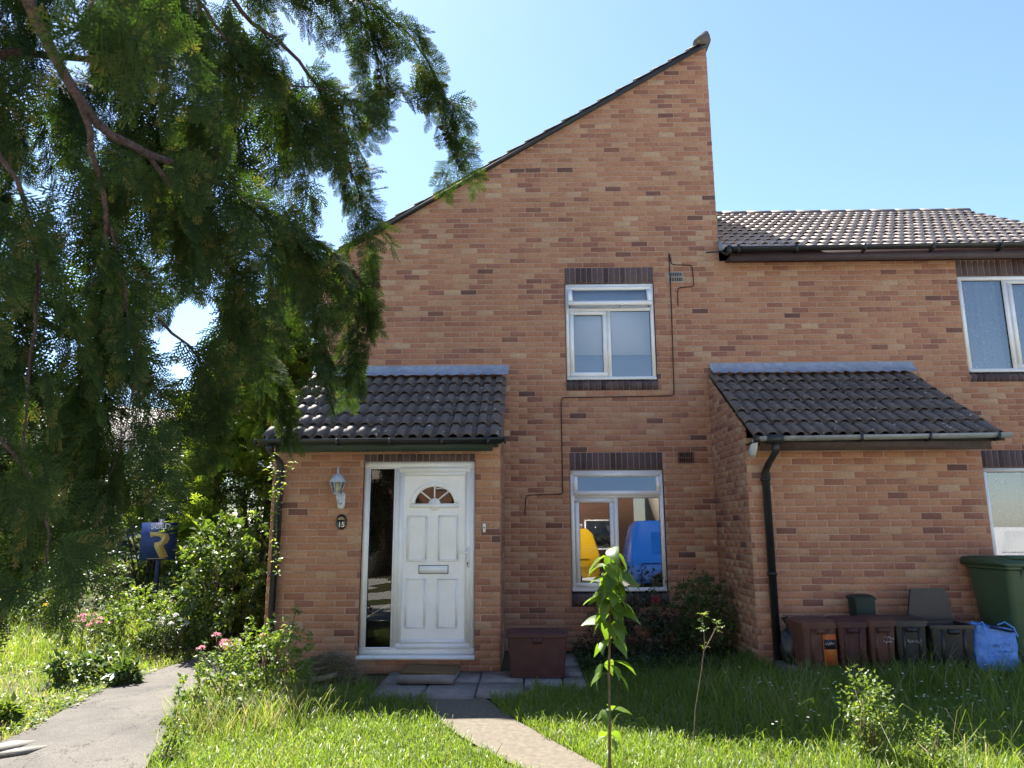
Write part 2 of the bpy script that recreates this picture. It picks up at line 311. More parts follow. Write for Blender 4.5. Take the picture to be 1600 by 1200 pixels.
# ------------------------------------------------------------------ setting: ground, paths, road
gx = np.unique(np.concatenate([np.linspace(-400, -16, 14), np.arange(-16, 16.01, 0.3), np.linspace(16, 400, 14)]))
gy = np.unique(np.concatenate([np.linspace(-400, -16, 14), np.arange(-16, 16.01, 0.3), np.linspace(16, 400, 14)]))
GX, GY = np.meshgrid(gx, gy); V = np.stack([GX.ravel(), GY.ravel(), height(GX, GY).ravel()-0.01], 1)
nx = len(gx); ii = np.arange((len(gy)-1)*nx).reshape(-1, nx)[:, :-1].ravel()
me = mesh_np('ground', V, np.full(len(ii), 4), np.stack([ii, ii+1, ii+1+nx, ii+nx], 1).ravel(), None, True); me.materials.append(M['soil'])
tag(link(bpy.data.objects.new('ground', me)), kind='structure')
def strip(name, L, Rr, mt, lift, sub=24):
    def rs(P):
        P = np.array(P, float); s = np.concatenate([[0], np.cumsum(np.hypot(*np.diff(P, axis=0).T))]); t = np.linspace(0, s[-1], sub)
        return np.stack([np.interp(t, s, P[:, 0]), np.interp(t, s, P[:, 1])], 1)
    a, b = rs(L), rs(Rr); mb = MB(); k = 6; v = []
    for i in range(sub):
        for j in range(k+1):
            p = a[i]+(b[i]-a[i])*j/k; v.append((p[0], p[1], H(p[0], p[1])+lift))
    mb.add(v, [(i*(k+1)+j, i*(k+1)+j+1, (i+1)*(k+1)+j+1, (i+1)*(k+1)+j) for i in range(sub-1) for j in range(k)])
    return tag(mb.build(name, mt, None, True), kind='structure')
ASPH_L = [(-4.6, -7.5), (-4.15, -5.2), (-4.02, -3.9), (-3.97, -3.2), (-4.10, -2.1), (-4.02, -1.1), (-3.9, -0.24), (-3.9, 1.2), (-4.0, 6)]
ASPH_R = [(-2.2, -7.5), (-2.35, -5.2), (-2.72, -3.9), (-2.92, -3.2), (-3.15, -2.4), (-3.25, -1.5), (-3.1, -0.6), (-2.95, 1.2), (-2.95, 6)]
PATH_L = [(-0.95, -2.62), (-0.82, -3.1), (-0.55, -3.6), (-0.02, -4.35), (0.5, -5.2), (1.2, -7.5)]
PATH_R = [(-0.40, -2.62), (-0.22, -3.1), (0.12, -3.65), (0.50, -4.3), (1.0, -5.1), (1.8, -7.5)]
strip('side_path', ASPH_L, ASPH_R, 'asphalt', 0.006)
strip('garden_path', PATH_L, PATH_R, 'concrete', 0.010)
strip('pavement', [(-40, -8.0), (40, -8.0)], [(-40, -10.0), (40, -10.0)], 'road', 0.02)
strip('bounce_court', [(-60, -10.05), (60, -10.05)], [(-60, -21), (60, -21)], 'road', -0.004)  # out of view, laid in pale concrete as a light reflector

# ------------------------------------------------------------------ bricks
PITCH_ROOF = 0.60                              # rise per metre, all roofs
ALL_BRICKS = {}                                # wall object -> list of (world verts fn data)
def clip_poly(poly, a, b, c):                  # keep a*u+b*z<=c
    out = []
    for i in range(len(poly)):
        p, q = poly[i], poly[(i+1) % len(poly)]; dp, dq = a*p[0]+b*p[1]-c, a*q[0]+b*q[1]-c
        if dp <= 0: out.append(p)
        if (dp <= 0) != (dq <= 0):
            t = dp/(dp-dq); out.append((p[0]+t*(q[0]-p[0]), p[1]+t*(q[1]-p[1])))
    return out
def lay(u0, u1, z0, z1, holes=(), clip=None, half=0.0, course=0.075):
    """bricks and mortar strips of a wall as polygons in (u, z)"""
    br, mo = [], []
    for k in range(round(z0/course), round(z1/course)):
        za, zb = k*course, (k+1)*course; zm = (za+zb)/2; iv = [(u0, u1)]
        for hu0, hu1, hz0, hz1 in holes:
            if hz0 < zm < hz1:
                nv = []
                for a, b in iv:
                    if hu1 <= a or hu0 >= b: nv.append((a, b)); continue
                    if hu0 > a: nv.append((a, hu0))
                    if hu1 < b: nv.append((hu1, b))
                iv = nv
        for a, b in iv:
            q = [(a, za), (b, za), (b, zb), (a, zb)]
            if clip: q = clip_poly(q, *clip)
            if len(q) >= 3: mo.append(q)
            off = (0.1125 if k % 2 else 0)+half; j = math.floor((a-off)/0.225)
            x = off+0.225*j
            while x < b:
                l, r = max(x+0.005, a+0.001), min(x+0.22, b-0.001)
                if r-l > 0.03:
                    q = [(l, za+0.005), (r, za+0.005), (r, zb-0.005), (l, zb-0.005)]
                    if clip: q = clip_poly(q, *clip)
                    if len(q) >= 3 and max(p[0] for p in q)-min(p[0] for p in q) > 0.02 and max(p[1] for p in q)-min(p[1] for p in q) > 0.012: br.append(q)
                x += 0.225
    return br, mo
def brick_verts(poly, d):
    cx = sum(p[0] for p in poly)/len(poly); cz = sum(p[1] for p in poly)/len(poly); n = len(poly)
    ins = [(p[0]+max(-0.004, min(0.004, cx-p[0])), p[1]+max(-0.004, min(0.004, cz-p[1]))) for p in poly]
    v = [(p[0], -d, p[1]) for p in ins]+[(p[0], -d+0.004, p[1]) for p in poly]+[(p[0], 0.02, p[1]) for p in poly]
    f = [tuple(range(n))]
    for a, b in ((0, n), (n, 2*n)):
        f += [(b+i, b+(i+1) % n, a+(i+1) % n, a+i) for i in range(n)]
    return v, f
def rand_tint():
    r = random.random()
    if r < 0.035: return random.uniform(0.0, 0.15)
    return min(1.0, max(0.15, random.gauss(0.54, 0.23)))
PROTO = {}
def proto_brick(wd, hg, mt, k):
    key = (round(wd, 3), round(hg, 3), mt, k)
    if key not in PROTO:
        mb = MB(); mb.cur = {'brick': [0.08, 0.2, 0.3, 0.38, 0.45, 0.5, 0.55, 0.6, 0.66, 0.73, 0.82, 0.92]}.get(mt, [0.1, 0.3, 0.5, 0.7, 0.9])[k]
        mb.add(*brick_verts([(-wd/2, -hg/2), (wd/2, -hg/2), (wd/2, hg/2), (-wd/2, hg/2)], 0.0)); me = mb.mesh('brick'); me.materials.append(M[mt]); PROTO[key] = me
    return PROTO[key]
class Wall:
    """brick wall in the plane through O with horizontal direction rz (local x), outward = local -y"""
    def __init__(s, house, name, O, rz, mo, br, mt='brick', proud=0.004, part_of=None, thickness=0.1):
        s.O = Vector(O); s.rz = rz; s.mt = mt; s.br = br; s.proud = proud
        mb = MB()
        for q in mo:
            n = len(q); mb.add([(p[0], 0, p[1]) for p in q], [tuple(range(n))])
        s.obj = mb.build(name, 'mortar', house); s.obj.location = O; s.obj.rotation_euler = (0, 0, rz); s.house = house
        me = s.obj.data
        if me.polygons and me.polygons[0].normal.y > 0: me.flip_normals()
    def world(s, u, z): return s.O+Vector((math.cos(s.rz)*u, math.sin(s.rz)*u, z))
    def facing(s, u, z):
        n = np.array([math.sin(s.rz), -math.cos(s.rz), 0.0]); d = CAM-np.array(s.world(u, z)); return max(0.0, float(n@d/np.linalg.norm(d)))
def finish_bricks(walls, limit=300):
    cand = []
    for w_ in walls:
        for i, q in enumerate(w_.br):
            us = [p[0] for p in q]; zs = [p[1] for p in q]; c = (sum(us)/len(us), sum(zs)/len(zs))
            cand.append((px_area(w_.world(*c), (max(us)-min(us))*(max(zs)-min(zs)))*w_.facing(*c), w_, i))
    cand.sort(key=lambda t: -t[0]); chosen = {(id(t[1]), t[2]) for t in cand[:limit] if t[0] > 30}
    for w_ in walls:
        mb = MB()
        for i, q in enumerate(w_.br):
            d = w_.proud+random.uniform(-0.002, 0.002)
            if (id(w_), i) in chosen:
                us = [p[0] for p in q]; zs = [p[1] for p in q]; wd, hg = max(us)-min(us), max(zs)-min(zs); kk = 12 if w_.mt == 'brick' else 5
                if len(q) == 4 and all(min(abs(p[0]-min(us)), abs(p[0]-max(us))) < 1e-6 for p in q):
                    k = random.choice([0, 1, 1, 2, 2, 2, 3, 3, 4, 4, 5, 5, 5, 6, 6, 6, 7, 7, 8, 8, 9, 9, 10, 11]) if kk == 12 else random.randrange(5)
                    o = bpy.data.objects.new('brick', proto_brick(wd, hg, w_.mt, k)); o.location = ((max(us)+min(us))/2, -d, (max(zs)+min(zs))/2)
                    o.rotation_euler = (random.uniform(-0.01, 0.01), 0, 0); link(o, w_.obj)
                else:
                    b1 = MB(); b1.cur = rand_tint(); b1.add(*brick_verts(q, d)); b1.build('brick', w_.mt, w_.obj)
            else:
                mb.cur = rand_tint() if w_.mt == 'brick' else random.random(); mb.add(*brick_verts(q, d))
        if mb.v:
            o = mb.build('brickwork', w_.mt, w_.obj); tag(o, kind='stuff')
def soldier(house, name, x0, x1, z0, z1, y=0.0, n=None, sill=False):
    """row of dark bricks on end over an opening, or on edge under it"""
    n = n or round((x1-x0)/0.075); mo = [[(x0, z0), (x1, z0), (x1, z1), (x0, z1)]]; pw = (x1-x0)/n
    br = [[(x0+i*pw+0.004, z0+0.004), (x0+(i+1)*pw-0.004, z0+0.004), (x0+(i+1)*pw-0.004, z1-0.004), (x0+i*pw+0.004, z1-0.004)] for i in range(n)]
    w_ = Wall(house, name, (0, y, 0), 0, mo, br, 'dark_brick', 0.007); return w_

# ------------------------------------------------------------------ roof tiles (two rolls each)
def tile_mesh(wd, gauge, mt='tile'):
    """rolls stand proud and hollow at the lower edge, low at the covered upper edge"""
    prof = []
    for k in range(2):
        x0 = k*wd/2; rw = wd/2*0.66
        prof += [(x0+rw/2-rw/2*math.cos(math.pi*i/6), math.sin(math.pi*i/6)**0.8) for i in range(7)]
        prof.append((x0+wd/2-0.004, 0.0))
    ln = gauge+0.05; n = len(prof); mb = MB(); th = 0.011
    v = [(x, 0, 0.015+0.050*q) for x, q in prof]+[(x, ln, -0.003+0.030*q) for x, q in prof]+[(x, 0.002, 0.015+0.050*q-th) for x, q in prof]+[(x, 0.06, 0.012+0.047*q-th) for x, q in prof]
    f = [(i, i+1, n+i+1, n+i) for i in range(n-1)]+[(2*n+i, 2*n+i+1, i+1, i) for i in range(n-1)]+[(3*n+i, 3*n+i+1, 2*n+i+1, 2*n+i) for i in range(n-1)]
    f += [(0, n, 3*n, 2*n), (n-1, 3*n-1, 4*n-1, 2*n-1)]
    mb.add(v, f); me = mb.mesh('tile', False); me.materials.append(M[mt])
    return me
def tile_roof(part, origin, right, up, ncol, nrow, wd, gauge, parts_from=0, seed=1, mt='tile'):
    """parts_from: first column that is built as single tiles, the columns before are one field"""
    rd = random.Random(seed); o3, rt, up = Vector(origin), Vector(right), Vector(up).normalized(); nr = rt.cross(up)
    me = tile_mesh(wd, gauge, mt); rot = Matrix((rt, up, nr)).transposed().to_4x4(); fv, fn, fi, ofs = [], [], [], 0
    base = np.array([v.co[:] for v in me.vertices]); bn = [len(p.vertices) for p in me.polygons]; bi = np.array([i for p in me.polygons for i in p.vertices])
    for r in range(nrow):
        for c in range(ncol):
            jit = Matrix.Rotation(rd.uniform(-0.012, 0.012), 4, 'Z') @ Matrix.Rotation(rd.uniform(-0.012, 0.012), 4, 'X')
            mw = Matrix.Translation(o3+rt*(c*wd)+up*(r*gauge+rd.uniform(-0.006, 0.006))+nr*rd.uniform(0, 0.004)) @ rot @ jit
            if c >= parts_from:
                o = bpy.data.objects.new('tile', me); o.matrix_local = mw; link(o, part)
            else:
                mm = np.array(mw); fv.append(base@mm[:3, :3].T+mm[:3, 3]); fn += bn; fi.append(bi+ofs); ofs += len(base)
    if fv:
        m2 = mesh_np('tile_field', np.concatenate(fv), fn, np.concatenate(fi)); m2.materials.append(M['tile'])
        tag(link(bpy.data.objects.new('tile_field', m2), part), kind='stuff')
def half_pipe(mb, a, b, r, n=8, wall=0.004):
    """open half-round gutter along the line a-b"""
    a, b = Vector(a), Vector(b); d = (b-a).normalized(); s = d.cross(Vector((0, 0, 1))).normalized()
    for p0, rr in ((0, r), (1, r-wall)):
        pass
    rings = []
    for p in (a, b):
        out = [p+s*math.cos(t)*r-Vector((0, 0, 1))*math.sin(t)*r for t in [math.pi*i/n for i in range(n+1)]]
        inn = [p+s*math.cos(t)*(r-wall)-Vector((0, 0, 1))*math.sin(t)*(r-wall) for t in [math.pi*i/n for i in range(n, -1, -1)]]
        rings.append([tuple(q) for q in out+inn])
    mb.loft(rings, True)

# ------------------------------------------------------------------ windows and door
def ring_frame(mb, x0, x1, z0, z1, wd, y0, y1):
    mb.box(x0, x1, y0, y1, z0, z0+wd); mb.box(x0, x1, y0, y1, z1-wd, z1)
    mb.box(x0, x0+wd, y0, y1, z0+wd, z1-wd); mb.box(x1-wd, x1, y0, y1, z0+wd, z1-wd)
def pane(win, x0, x1, z0, z1, y, mt='glass', name='pane'):
    mb = MB(); mb.add([(x0, y, z0), (x1, y, z0), (x1, y, z1), (x0, y, z1)], [(0, 1, 2, 3)]); o = mb.build(name, mt, win)
    if o.data.polygons[0].normal.y > 0: o.data.flip_normals()
    return o
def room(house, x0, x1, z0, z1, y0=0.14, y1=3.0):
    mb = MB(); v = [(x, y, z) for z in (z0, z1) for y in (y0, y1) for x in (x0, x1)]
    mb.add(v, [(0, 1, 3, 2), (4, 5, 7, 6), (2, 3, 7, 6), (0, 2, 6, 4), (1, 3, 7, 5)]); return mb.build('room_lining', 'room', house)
def window(house, x0, x1, z0, z1, trans, split, tilt, yf=0.015):
    """white casement window: top-hung fanlight over an opening casement and a fixed light"""
    mb = MB(); ring_frame(mb, x0, x1, z0, z1, 0.05, yf, yf+0.07); zt = z1-trans
    mb.box(x0+0.05, x1-0.05, yf+0.002, yf+0.068, zt-0.025, zt+0.025); xs = x0+(x1-x0)*split
    mb.box(xs-0.027, xs+0.027, yf+0.002, yf+0.068, z0+0.05, zt-0.025)
    mb.box(x0+0.004, x1-0.004, yf-0.035, yf+0.0, z0+0.002, z0+0.028)
    win = mb.build('window', 'upvc', house, bevel=0.004)
    a = MB(); ring_frame(a, x0+0.053, xs-0.03, z0+0.053, zt-0.028, 0.055, yf-0.012, yf+0.05); a.build('casement', 'upvc', win, bevel=0.005)
    s = MB(); ring_frame(s, x0+0.104, xs-0.081, z0+0.104, zt-0.079, 0.008, yf+0.004, yf+0.03); ring_frame(s, xs+0.024, x1-0.046, z0+0.046, zt-0.021, 0.008, yf+0.02, yf+0.04); s.build('gasket', 'seal', win)
    pane(win, x0+0.106, xs-0.083, z0+0.106, zt-0.081, yf+0.022); pane(win, xs+0.025, x1-0.047, z0+0.047, zt-0.022, yf+0.03)
    # fanlight hung from its top edge
    hz = z1-0.045; hy = yf-0.012; ht = trans-0.055; x_a, x_b = x0+0.035, x1-0.035
    b = MB(); ring_frame(b, x_a, x_b, -ht, 0.02, 0.058, 0, 0.05); sash = b.build('fanlight_sash', 'upvc', win, bevel=0.005)
    g = pane(win, x_a+0.056, x_b-0.056, -ht+0.056, -0.036, 0.022)
    for o in (sash, g): o.location = (0, hy, hz); o.rotation_euler = (-tilt, 0, 0)
    if tilt > 0.2:
        st = MB(); st.tube([(x0+0.62*(x1-x0), yf+0.02, zt+0.03), (x0+0.62*(x1-x0), hy-math.sin(tilt)*ht*0.9, hz-math.cos(tilt)*ht*0.95)], 0.006, 6); st.build('stay', 'silver', win)
    return win
def sill(house, x0, x1, z0, z1, y=0.0):
    """sloping brick-on-edge sill with a tile top"""
    n = round((x1-x0)/0.075); mb = MB()
    mb.prism([(y-0.05, z1-0.055), (y+0.03, z1-0.0), (y+0.03, z0), (y-0.004, z0)], 'x', x0, x1)
    s = mb.build('sill', 'mortar', house); pw = (x1-x0)/n
    for i in range(n):
        b = MB(); b.cur = random.random(); a, c = x0+i*pw+0.004, x0+(i+1)*pw-0.004
        b.prism([(y-0.058, z1-0.055), (y+0.02, z1+0.004), (y+0.02, z0), (y-0.012, z0+0.004)], 'x', a, c); b.build('brick', 'dark_brick', s)
    return s
def air_brick(house, x0, x1, z0, z1, mt):
    mb = MB(); ring_frame(mb, x0, x1, z0, z1, 0.012, -0.012, 0.01); n = 9; zm = (z0+z1)/2
    mb.box(x0+0.012, x1-0.012, -0.010, 0.005, zm-0.005, zm+0.005)
    for i in range(1, n):
        x = x0+(x1-x0)*i/n; mb.box(x-0.004, x+0.004, -0.0108, 0.004, z0+0.012, z1-0.012)
    o = mb.build('air_brick', mt, house); c = MB(); c.box(x0+0.003, x1-0.003, -0.0035, 0.008, z0+0.003, z1-0.003); c.build('cavity', 'cavity', o); return o

# ------------------------------------------------------------------ the two houses
houseA = empty('terraced_house'); tag(houseA, 'red brick end house with tall single-slope gable and white front door under tiled porch', 'house')
houseB = empty('terraced_house'); tag(houseB, 'lower brick neighbour house with sunlit tiled roof and bins by its porch', 'house')
wA, wB = [], []
LW = (0.548, 1.768, 0.525, 2.475); UW = (0.528, 1.748, 3.30, 5.025)
NU = (5.86, 7.68, 3.375, 5.05); NL = (5.87, 7.68, 0.525, 2.475); PD = -1.463
AB1 = (1.945, 2.16, 4.80, 4.95); AB2 = (1.965, 2.18, 2.325, 2.475)
br, mo = lay(-2.84, 8.0, 0, 5.1, [LW, UW, NU, NL, (-2.72, -0.42, 0, 2.7), (2.53, 4.88, 0, 2.7), AB1, AB2])
cu = lambda q: sum(p[0] for p in q)/len(q)
br2, mo2 = lay(-2.84, 2.66, 5.1, 8.55, [], (-0.6, 1.0, 6.873))
moA = []; moB = []
for q in mo:
    a, b = min(p[0] for p in q), max(p[0] for p in q); za, zb = q[0][1], q[2][1]
    if a < 2.54: moA.append([(a, za), (min(b, 2.54), za), (min(b, 2.54), zb), (a, zb)])
    if b > 2.54: moB.append([(max(a, 2.54), za), (b, za), (b, zb), (max(a, 2.54), zb)])
wA.append(Wall(houseA, 'front_wall', (0, 0, 0), 0, moA+mo2, [q for q in br if cu(q) < 2.54]+br2))
wB.append(Wall(houseB, 'front_wall', (0, 0, 0), 0, moB, [q for q in br if cu(q) >= 2.54]))
# side and back walls
br, mo = lay(0, 7.5, 5.0, 8.4); wA.append(Wall(houseA, 'side_wall', (2.66, 0, 0), R(90), mo, br))
br, mo = lay(-7.5, 0, 0, 5.1); wA.append(Wall(houseA, 'side_wall', (-2.84, 0, 0), R(-90), mo, br))
mb = MB(); mb.add([(-2.84, 7.5, 0), (2.66, 7.5, 0), (2.66, 7.5, 8.4), (-2.84, 7.5, 5.15)], [(0, 1, 2, 3)]); mb.build('back_wall', 'far_wall', houseA)
mb = MB(); mb.add([(2.68, 6.2, 0), (8.0, 6.2, 0), (8.0, 6.2, 5.2), (2.68, 6.2, 5.2)], [(0, 1, 2, 3)]); mb.add([(8.0, 0, 0), (8.0, 6.2, 0), (8.0, 6.2, 5.2), (8.0, 3.03, 7.0), (8.0, 0, 5.2)], [(0, 1, 2, 3, 4)]); mb.build('back_wall', 'far_wall', houseB)
# porches
DOOR = (-1.825, -0.578, 0.150, 2.325)
br, mo = lay(-2.84, -0.304, 0, 2.475, [DOOR], None, 0.05); wA.append(Wall(houseA, 'porch_wall', (0, PD, 0), 0, mo, br))
br, mo = lay(2.42, 4.99, 0, 2.475, [], None, 0.1); wB.append(Wall(houseB, 'porch_wall', (0, PD, 0), 0, mo, br))
for hs, X, rz, lst in ((houseA, -0.304, 90, wA), (houseB, 4.99, 90, wB)):
    br, mo = lay(PD+0.004, 0, 0, 3.6, [], (-0.6, 1.0, 3.46), 0.02); lst.append(Wall(hs, 'porch_wall', (X, 0, 0), R(rz), mo, br))
for hs, X, rz, lst in ((houseA, -2.84, -90, wA), (houseB, 2.42, -90, wB)):
    br, mo = lay(0, -PD-0.004, 0, 3.6, [], (0.6, 1.0, 3.46), 0.02); lst.append(Wall(hs, 'porch_wall', (X, 0, 0), R(rz), mo, br))
for hs, args in ((houseA, ('lintel', LW[0], LW[1], 2.25, 2.475)), (houseA, ('lintel', UW[0], UW[1], 4.80, 5.025)), (houseB, ('lintel', NU[0], NU[1], 4.85, 5.07)), (houseB, ('lintel', NL[0], NL[1], 2.25, 2.475))):
    (wA if hs is houseA else wB).append(soldier(hs, *args))
wA.append(soldier(houseA, 'lintel', DOOR[0], DOOR[1], 2.236, 2.325, PD))
finish_bricks(wA); finish_bricks(wB)
sill(houseA, LW[0], LW[1], 0.526, 0.712); sill(houseA, UW[0], UW[1], 3.301, 3.445); sill(houseB, NU[0], NU[1], 3.376, 3.505); sill(houseB, NL[0], NL[1], 0.526, 0.712)
air_brick(houseA, *AB1, 'pale_grille'); air_brick(houseA, *AB2, 'terracotta')
mb = MB(); mb.lathe([(0.0, -0.03), (0.045, -0.03), (0.062, -0.02), (0.062, 0.01), (0.0, 0.01)], (-2.343, 0, 4.815), 18, 'y'); v = mb.build('wall_vent', 'black_plastic', houseA, True)
c = MB(); c.lathe([(0.0, -0.034), (0.034, -0.034), (0.036, -0.03), (0.0, -0.03)], (-2.343, 0, 4.815), 18, 'y'); c.build('vent_flap', 'grey_gutter', v, True)
# windows
w1 = window(houseA, 0.558, 1.758, 0.712, 2.243, 0.335, 0.485, 0.09)
w2 = window(houseA, 0.538, 1.738, 3.445, 4.793, 0.36, 0.485, 0.42)
mb = MB(); mb.box(0.60, 1.68, 0.070, 0.074, 3.80, 4.74); mb.build('blind', 'blind', w2)
mb = MB(); mb.box(0.595, 1.685, 0.086, 0.09, 3.46, 3.83); mb.build('lower_panel', 'blue_panel', w2)
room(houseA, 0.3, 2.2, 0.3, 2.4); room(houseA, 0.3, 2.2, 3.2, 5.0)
def neighbour_window(x0, x1, z0, z1):
    yf = 0.015; mb = MB(); ring_frame(mb, x0, x1, z0, z1, 0.055, yf, yf+0.07); xs = x0+0.63
    mb.box(xs-0.03, xs+0.03, yf+0.002, yf+0.068, z0+0.055, z1-0.055); mb.box(x0+0.004, x1-0.004, yf-0.035, yf, z0+0.002, z0+0.03); wn = mb.build('window', 'upvc', houseB, bevel=0.004)
    a = MB(); ring_frame(a, xs+0.033, x1-0.058, z0+0.058, z1-0.058, 0.055, yf-0.012, yf+0.05); a.build('casement', 'upvc', wn, bevel=0.005)
    s = MB(); ring_frame(s, x0+0.051, xs-0.026, z0+0.051, z1-0.051, 0.008, yf+0.02, yf+0.04); ring_frame(s, xs+0.084, x1-0.109, z0+0.109, z1-0.109, 0.008, yf+0.004, yf+0.03); s.build('gasket', 'seal', wn)
    pane(wn, x0+0.052, xs-0.027, z0+0.052, z1-0.052, yf+0.03); pane(wn, xs+0.085, x1-0.11, z0+0.11, z1-0.11, yf+0.022)
    n = 60; lm = MB(); lm.add([(x0+0.03+(x1-x0-0.06)*i/n, 0.14+0.012*math.sin(i*1.1)+0.006*math.sin(i*2.7), z) for z in (z0+0.02, z1-0.02) for i in range(n+1)], [(i, i+1, n+2+i, n+1+i) for i in range(n)]); lm.build('lace_curtain', 'lace', wn, True)
    return wn
neighbour_window(5.87, 7.67, 3.505, 4.845); neighbour_window(5.88, 7.67, 0.712, 2.245)
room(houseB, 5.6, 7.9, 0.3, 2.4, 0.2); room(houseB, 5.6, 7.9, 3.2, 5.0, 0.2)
# front door
yd = PD+0.02
mb = MB(); x0, x1, z0, z1 = -1.82, -0.583, 0.155, 2.236
ring_frame(mb, x0, x1, z0+0.03, z1, 0.07, yd, yd+0.07); mb.box(-1.475, -1.405, yd+0.002, yd+0.068, z0+0.10, z1-0.07)
ring_frame(mb, -1.425, -0.632, 0.245, 2.176, 0.056, yd-0.010, yd+0.05); mb.box(-1.40, -0.65, yd+0.03, yd+0.05, 0.2, 0.345)
mb.box(-1.385, -0.672, yd-0.006, yd+0.04, 2.078, 2.125); mb.box(-1.385, -0.672, yd-0.006, yd+0.04, 0.296, 0.342)
dfr = mb.build('door_frame', 'upvc', houseA, bevel=0.005)
mb = MB(); mb.box(x0-0.012, x1+0.008, yd-0.075, yd+0.07, z0-0.012, z0+0.028); mb.build('threshold', 'upvc', dfr, bevel=0.006)
mb = MB(); ring_frame(mb, -1.7625, -1.468, z0+0.093, z1-0.063, 0.014, yd-0.008, yd+0.03); mb.build('glazing_bead', 'upvc', dfr, bevel=0.004)
s = MB(); ring_frame(s, -1.75, -1.48, z0+0.105, z1-0.075, 0.007, yd+0.006, yd+0.03); s.build('gasket', 'seal', dfr)
pane(dfr, -1.75, -1.48, z0+0.105, z1-0.075, yd+0.018, 'dark_glass')
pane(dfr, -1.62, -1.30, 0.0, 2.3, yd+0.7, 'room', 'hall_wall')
door = MB(); dl, dr, dz0, dz1 = -1.375, -0.682, 0.338, 2.082
cx, fz = (dl+dr)/2-0.002, 1.775; fr = 0.222; seg = 16
# leaf with an arched opening: outline pieces round the fanlight
arc = [(cx+fr*math.cos(math.pi*i/seg), fz+0.19*math.sin(math.pi*i/seg)) for i in range(seg+1)]
yl = yd+0.006
door.add([(dl, yl, dz0), (dr, yl, dz0), (dr, yl, fz), (dl, yl, fz)], [(0, 1, 2, 3)])
for i in range(seg):
    (xa, za), (xb, zb) = arc[i], arc[i+1]; door.add([(xa, yl, za), (xb, yl, zb), (xb, yl, dz1), (xa, yl, dz1)], [(0, 1, 2, 3)])
door.add([(arc[0][0], yl, fz), (dr, yl, fz), (dr, yl, dz1), (arc[0][0], yl, dz1)], [(0, 1, 2, 3)]); door.add([(dl, yl, fz), (arc[-1][0], yl, fz), (arc[-1][0], yl, dz1), (dl, yl, dz1)], [(0, 1, 2, 3)])
dobj = door.build('front_door', 'upvc', houseA)
for f in (dobj.data,):
    if f.polygons[0].normal.y > 0: f.flip_normals()
s = MB(); ring_frame(s, dl-0.006, dr+0.006, dz0-0.006, dz1+0.006, 0.010, yl-0.003, yl+0.02); s.build('gasket', 'seal', dobj)
def moulding(x0, x1, z0, z1):
    b = MB(); ring_frame(b, x0, x1, z0, z1, 0.022, yl-0.010, yl+0.001); b.build('panel', 'upvc', dobj, bevel=0.004)
pw = 0.225
for xa in (dl+0.045, dl+0.39): moulding(xa, xa+pw, 1.149, 1.648); moulding(xa-0.004, xa+pw-0.004, 0.455, 0.978)
a = MB(); rings = []
for i in range(seg+1):
    t = math.pi*i/seg; c_, s_ = math.cos(t), math.sin(t)
    rings.append([(cx+(fr+0.05)*c_, yl+0.001, fz-0.0+0.24*s_), (cx+(fr+0.035)*c_, yl-0.014, fz+0.225*s_), (cx+(fr-0.004)*c_, yl-0.010, fz+0.186*s_), (cx+(fr-0.006)*c_, yl+0.012, fz+0.184*s_)])
a.loft(rings, True, False); a.box(cx-fr-0.05, cx+fr+0.05, yl-0.013, yl+0.001, fz-0.045, fz-0.002)
for k in (45, 90, 135):
    t = R(k); c_, s_ = math.cos(t), math.sin(t); a.tube([(cx+0.06*c_, yl-0.002, fz+0.06*s_), (cx+fr*c_, yl-0.002, fz+0.19*s_)], 0.009, 6)
a.lathe([(0.0, -0.012), (0.068, -0.012), (0.068, 0.004), (0, 0.004)], (cx, yl, fz-0.01), 20, 'y'); a.build('fanlight', 'upvc', dobj)
g = MB(); g.add([(x, yl+0.008, z) for x, z in arc], [tuple(range(seg+1))]); g = g.build('pane', 'dark_glass', dobj)
if g.data.polygons[0].normal.y > 0: g.data.flip_normals()
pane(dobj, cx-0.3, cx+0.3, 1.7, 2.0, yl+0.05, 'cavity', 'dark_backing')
b = MB(); b.box(cx-0.155, cx+0.155, yl-0.010, yl, 1.028, 1.106); lp = b.build('letter_plate', 'upvc', dobj, bevel=0.003)
s = MB(); ring_frame(s, cx-0.162, cx+0.162, 1.021, 1.113, 0.007, yl-0.006, yl+0.001); s.build('letter_plate_rim', 'seal', dobj)
b = MB(); b.box(-0.672, -0.640, yd-0.020, yd-0.009, 1.085, 1.30); hp = b.build('handle_plate', 'upvc', dobj, bevel=0.006)
b = MB(); b.tube([(-0.656, yd-0.02, 1.245), (-0.656, yd-0.05, 1.245), (-0.70, yd-0.055, 1.245), (-0.755, yd-0.05, 1.238)], [0.010, 0.010, 0.009, 0.008], 8); b.build('handle', 'upvc', dobj, True)
b = MB(); b.lathe([(0.0, -0.004), (0.008, -0.004), (0.008, 0.0), (0, 0.0)], (-0.656, yd-0.021, 1.135), 10, 'y'); b.box(-0.659, -0.653, yd-0.025, yd-0.021, 1.115, 1.133); b.build('keyhole', 'seal', dobj)

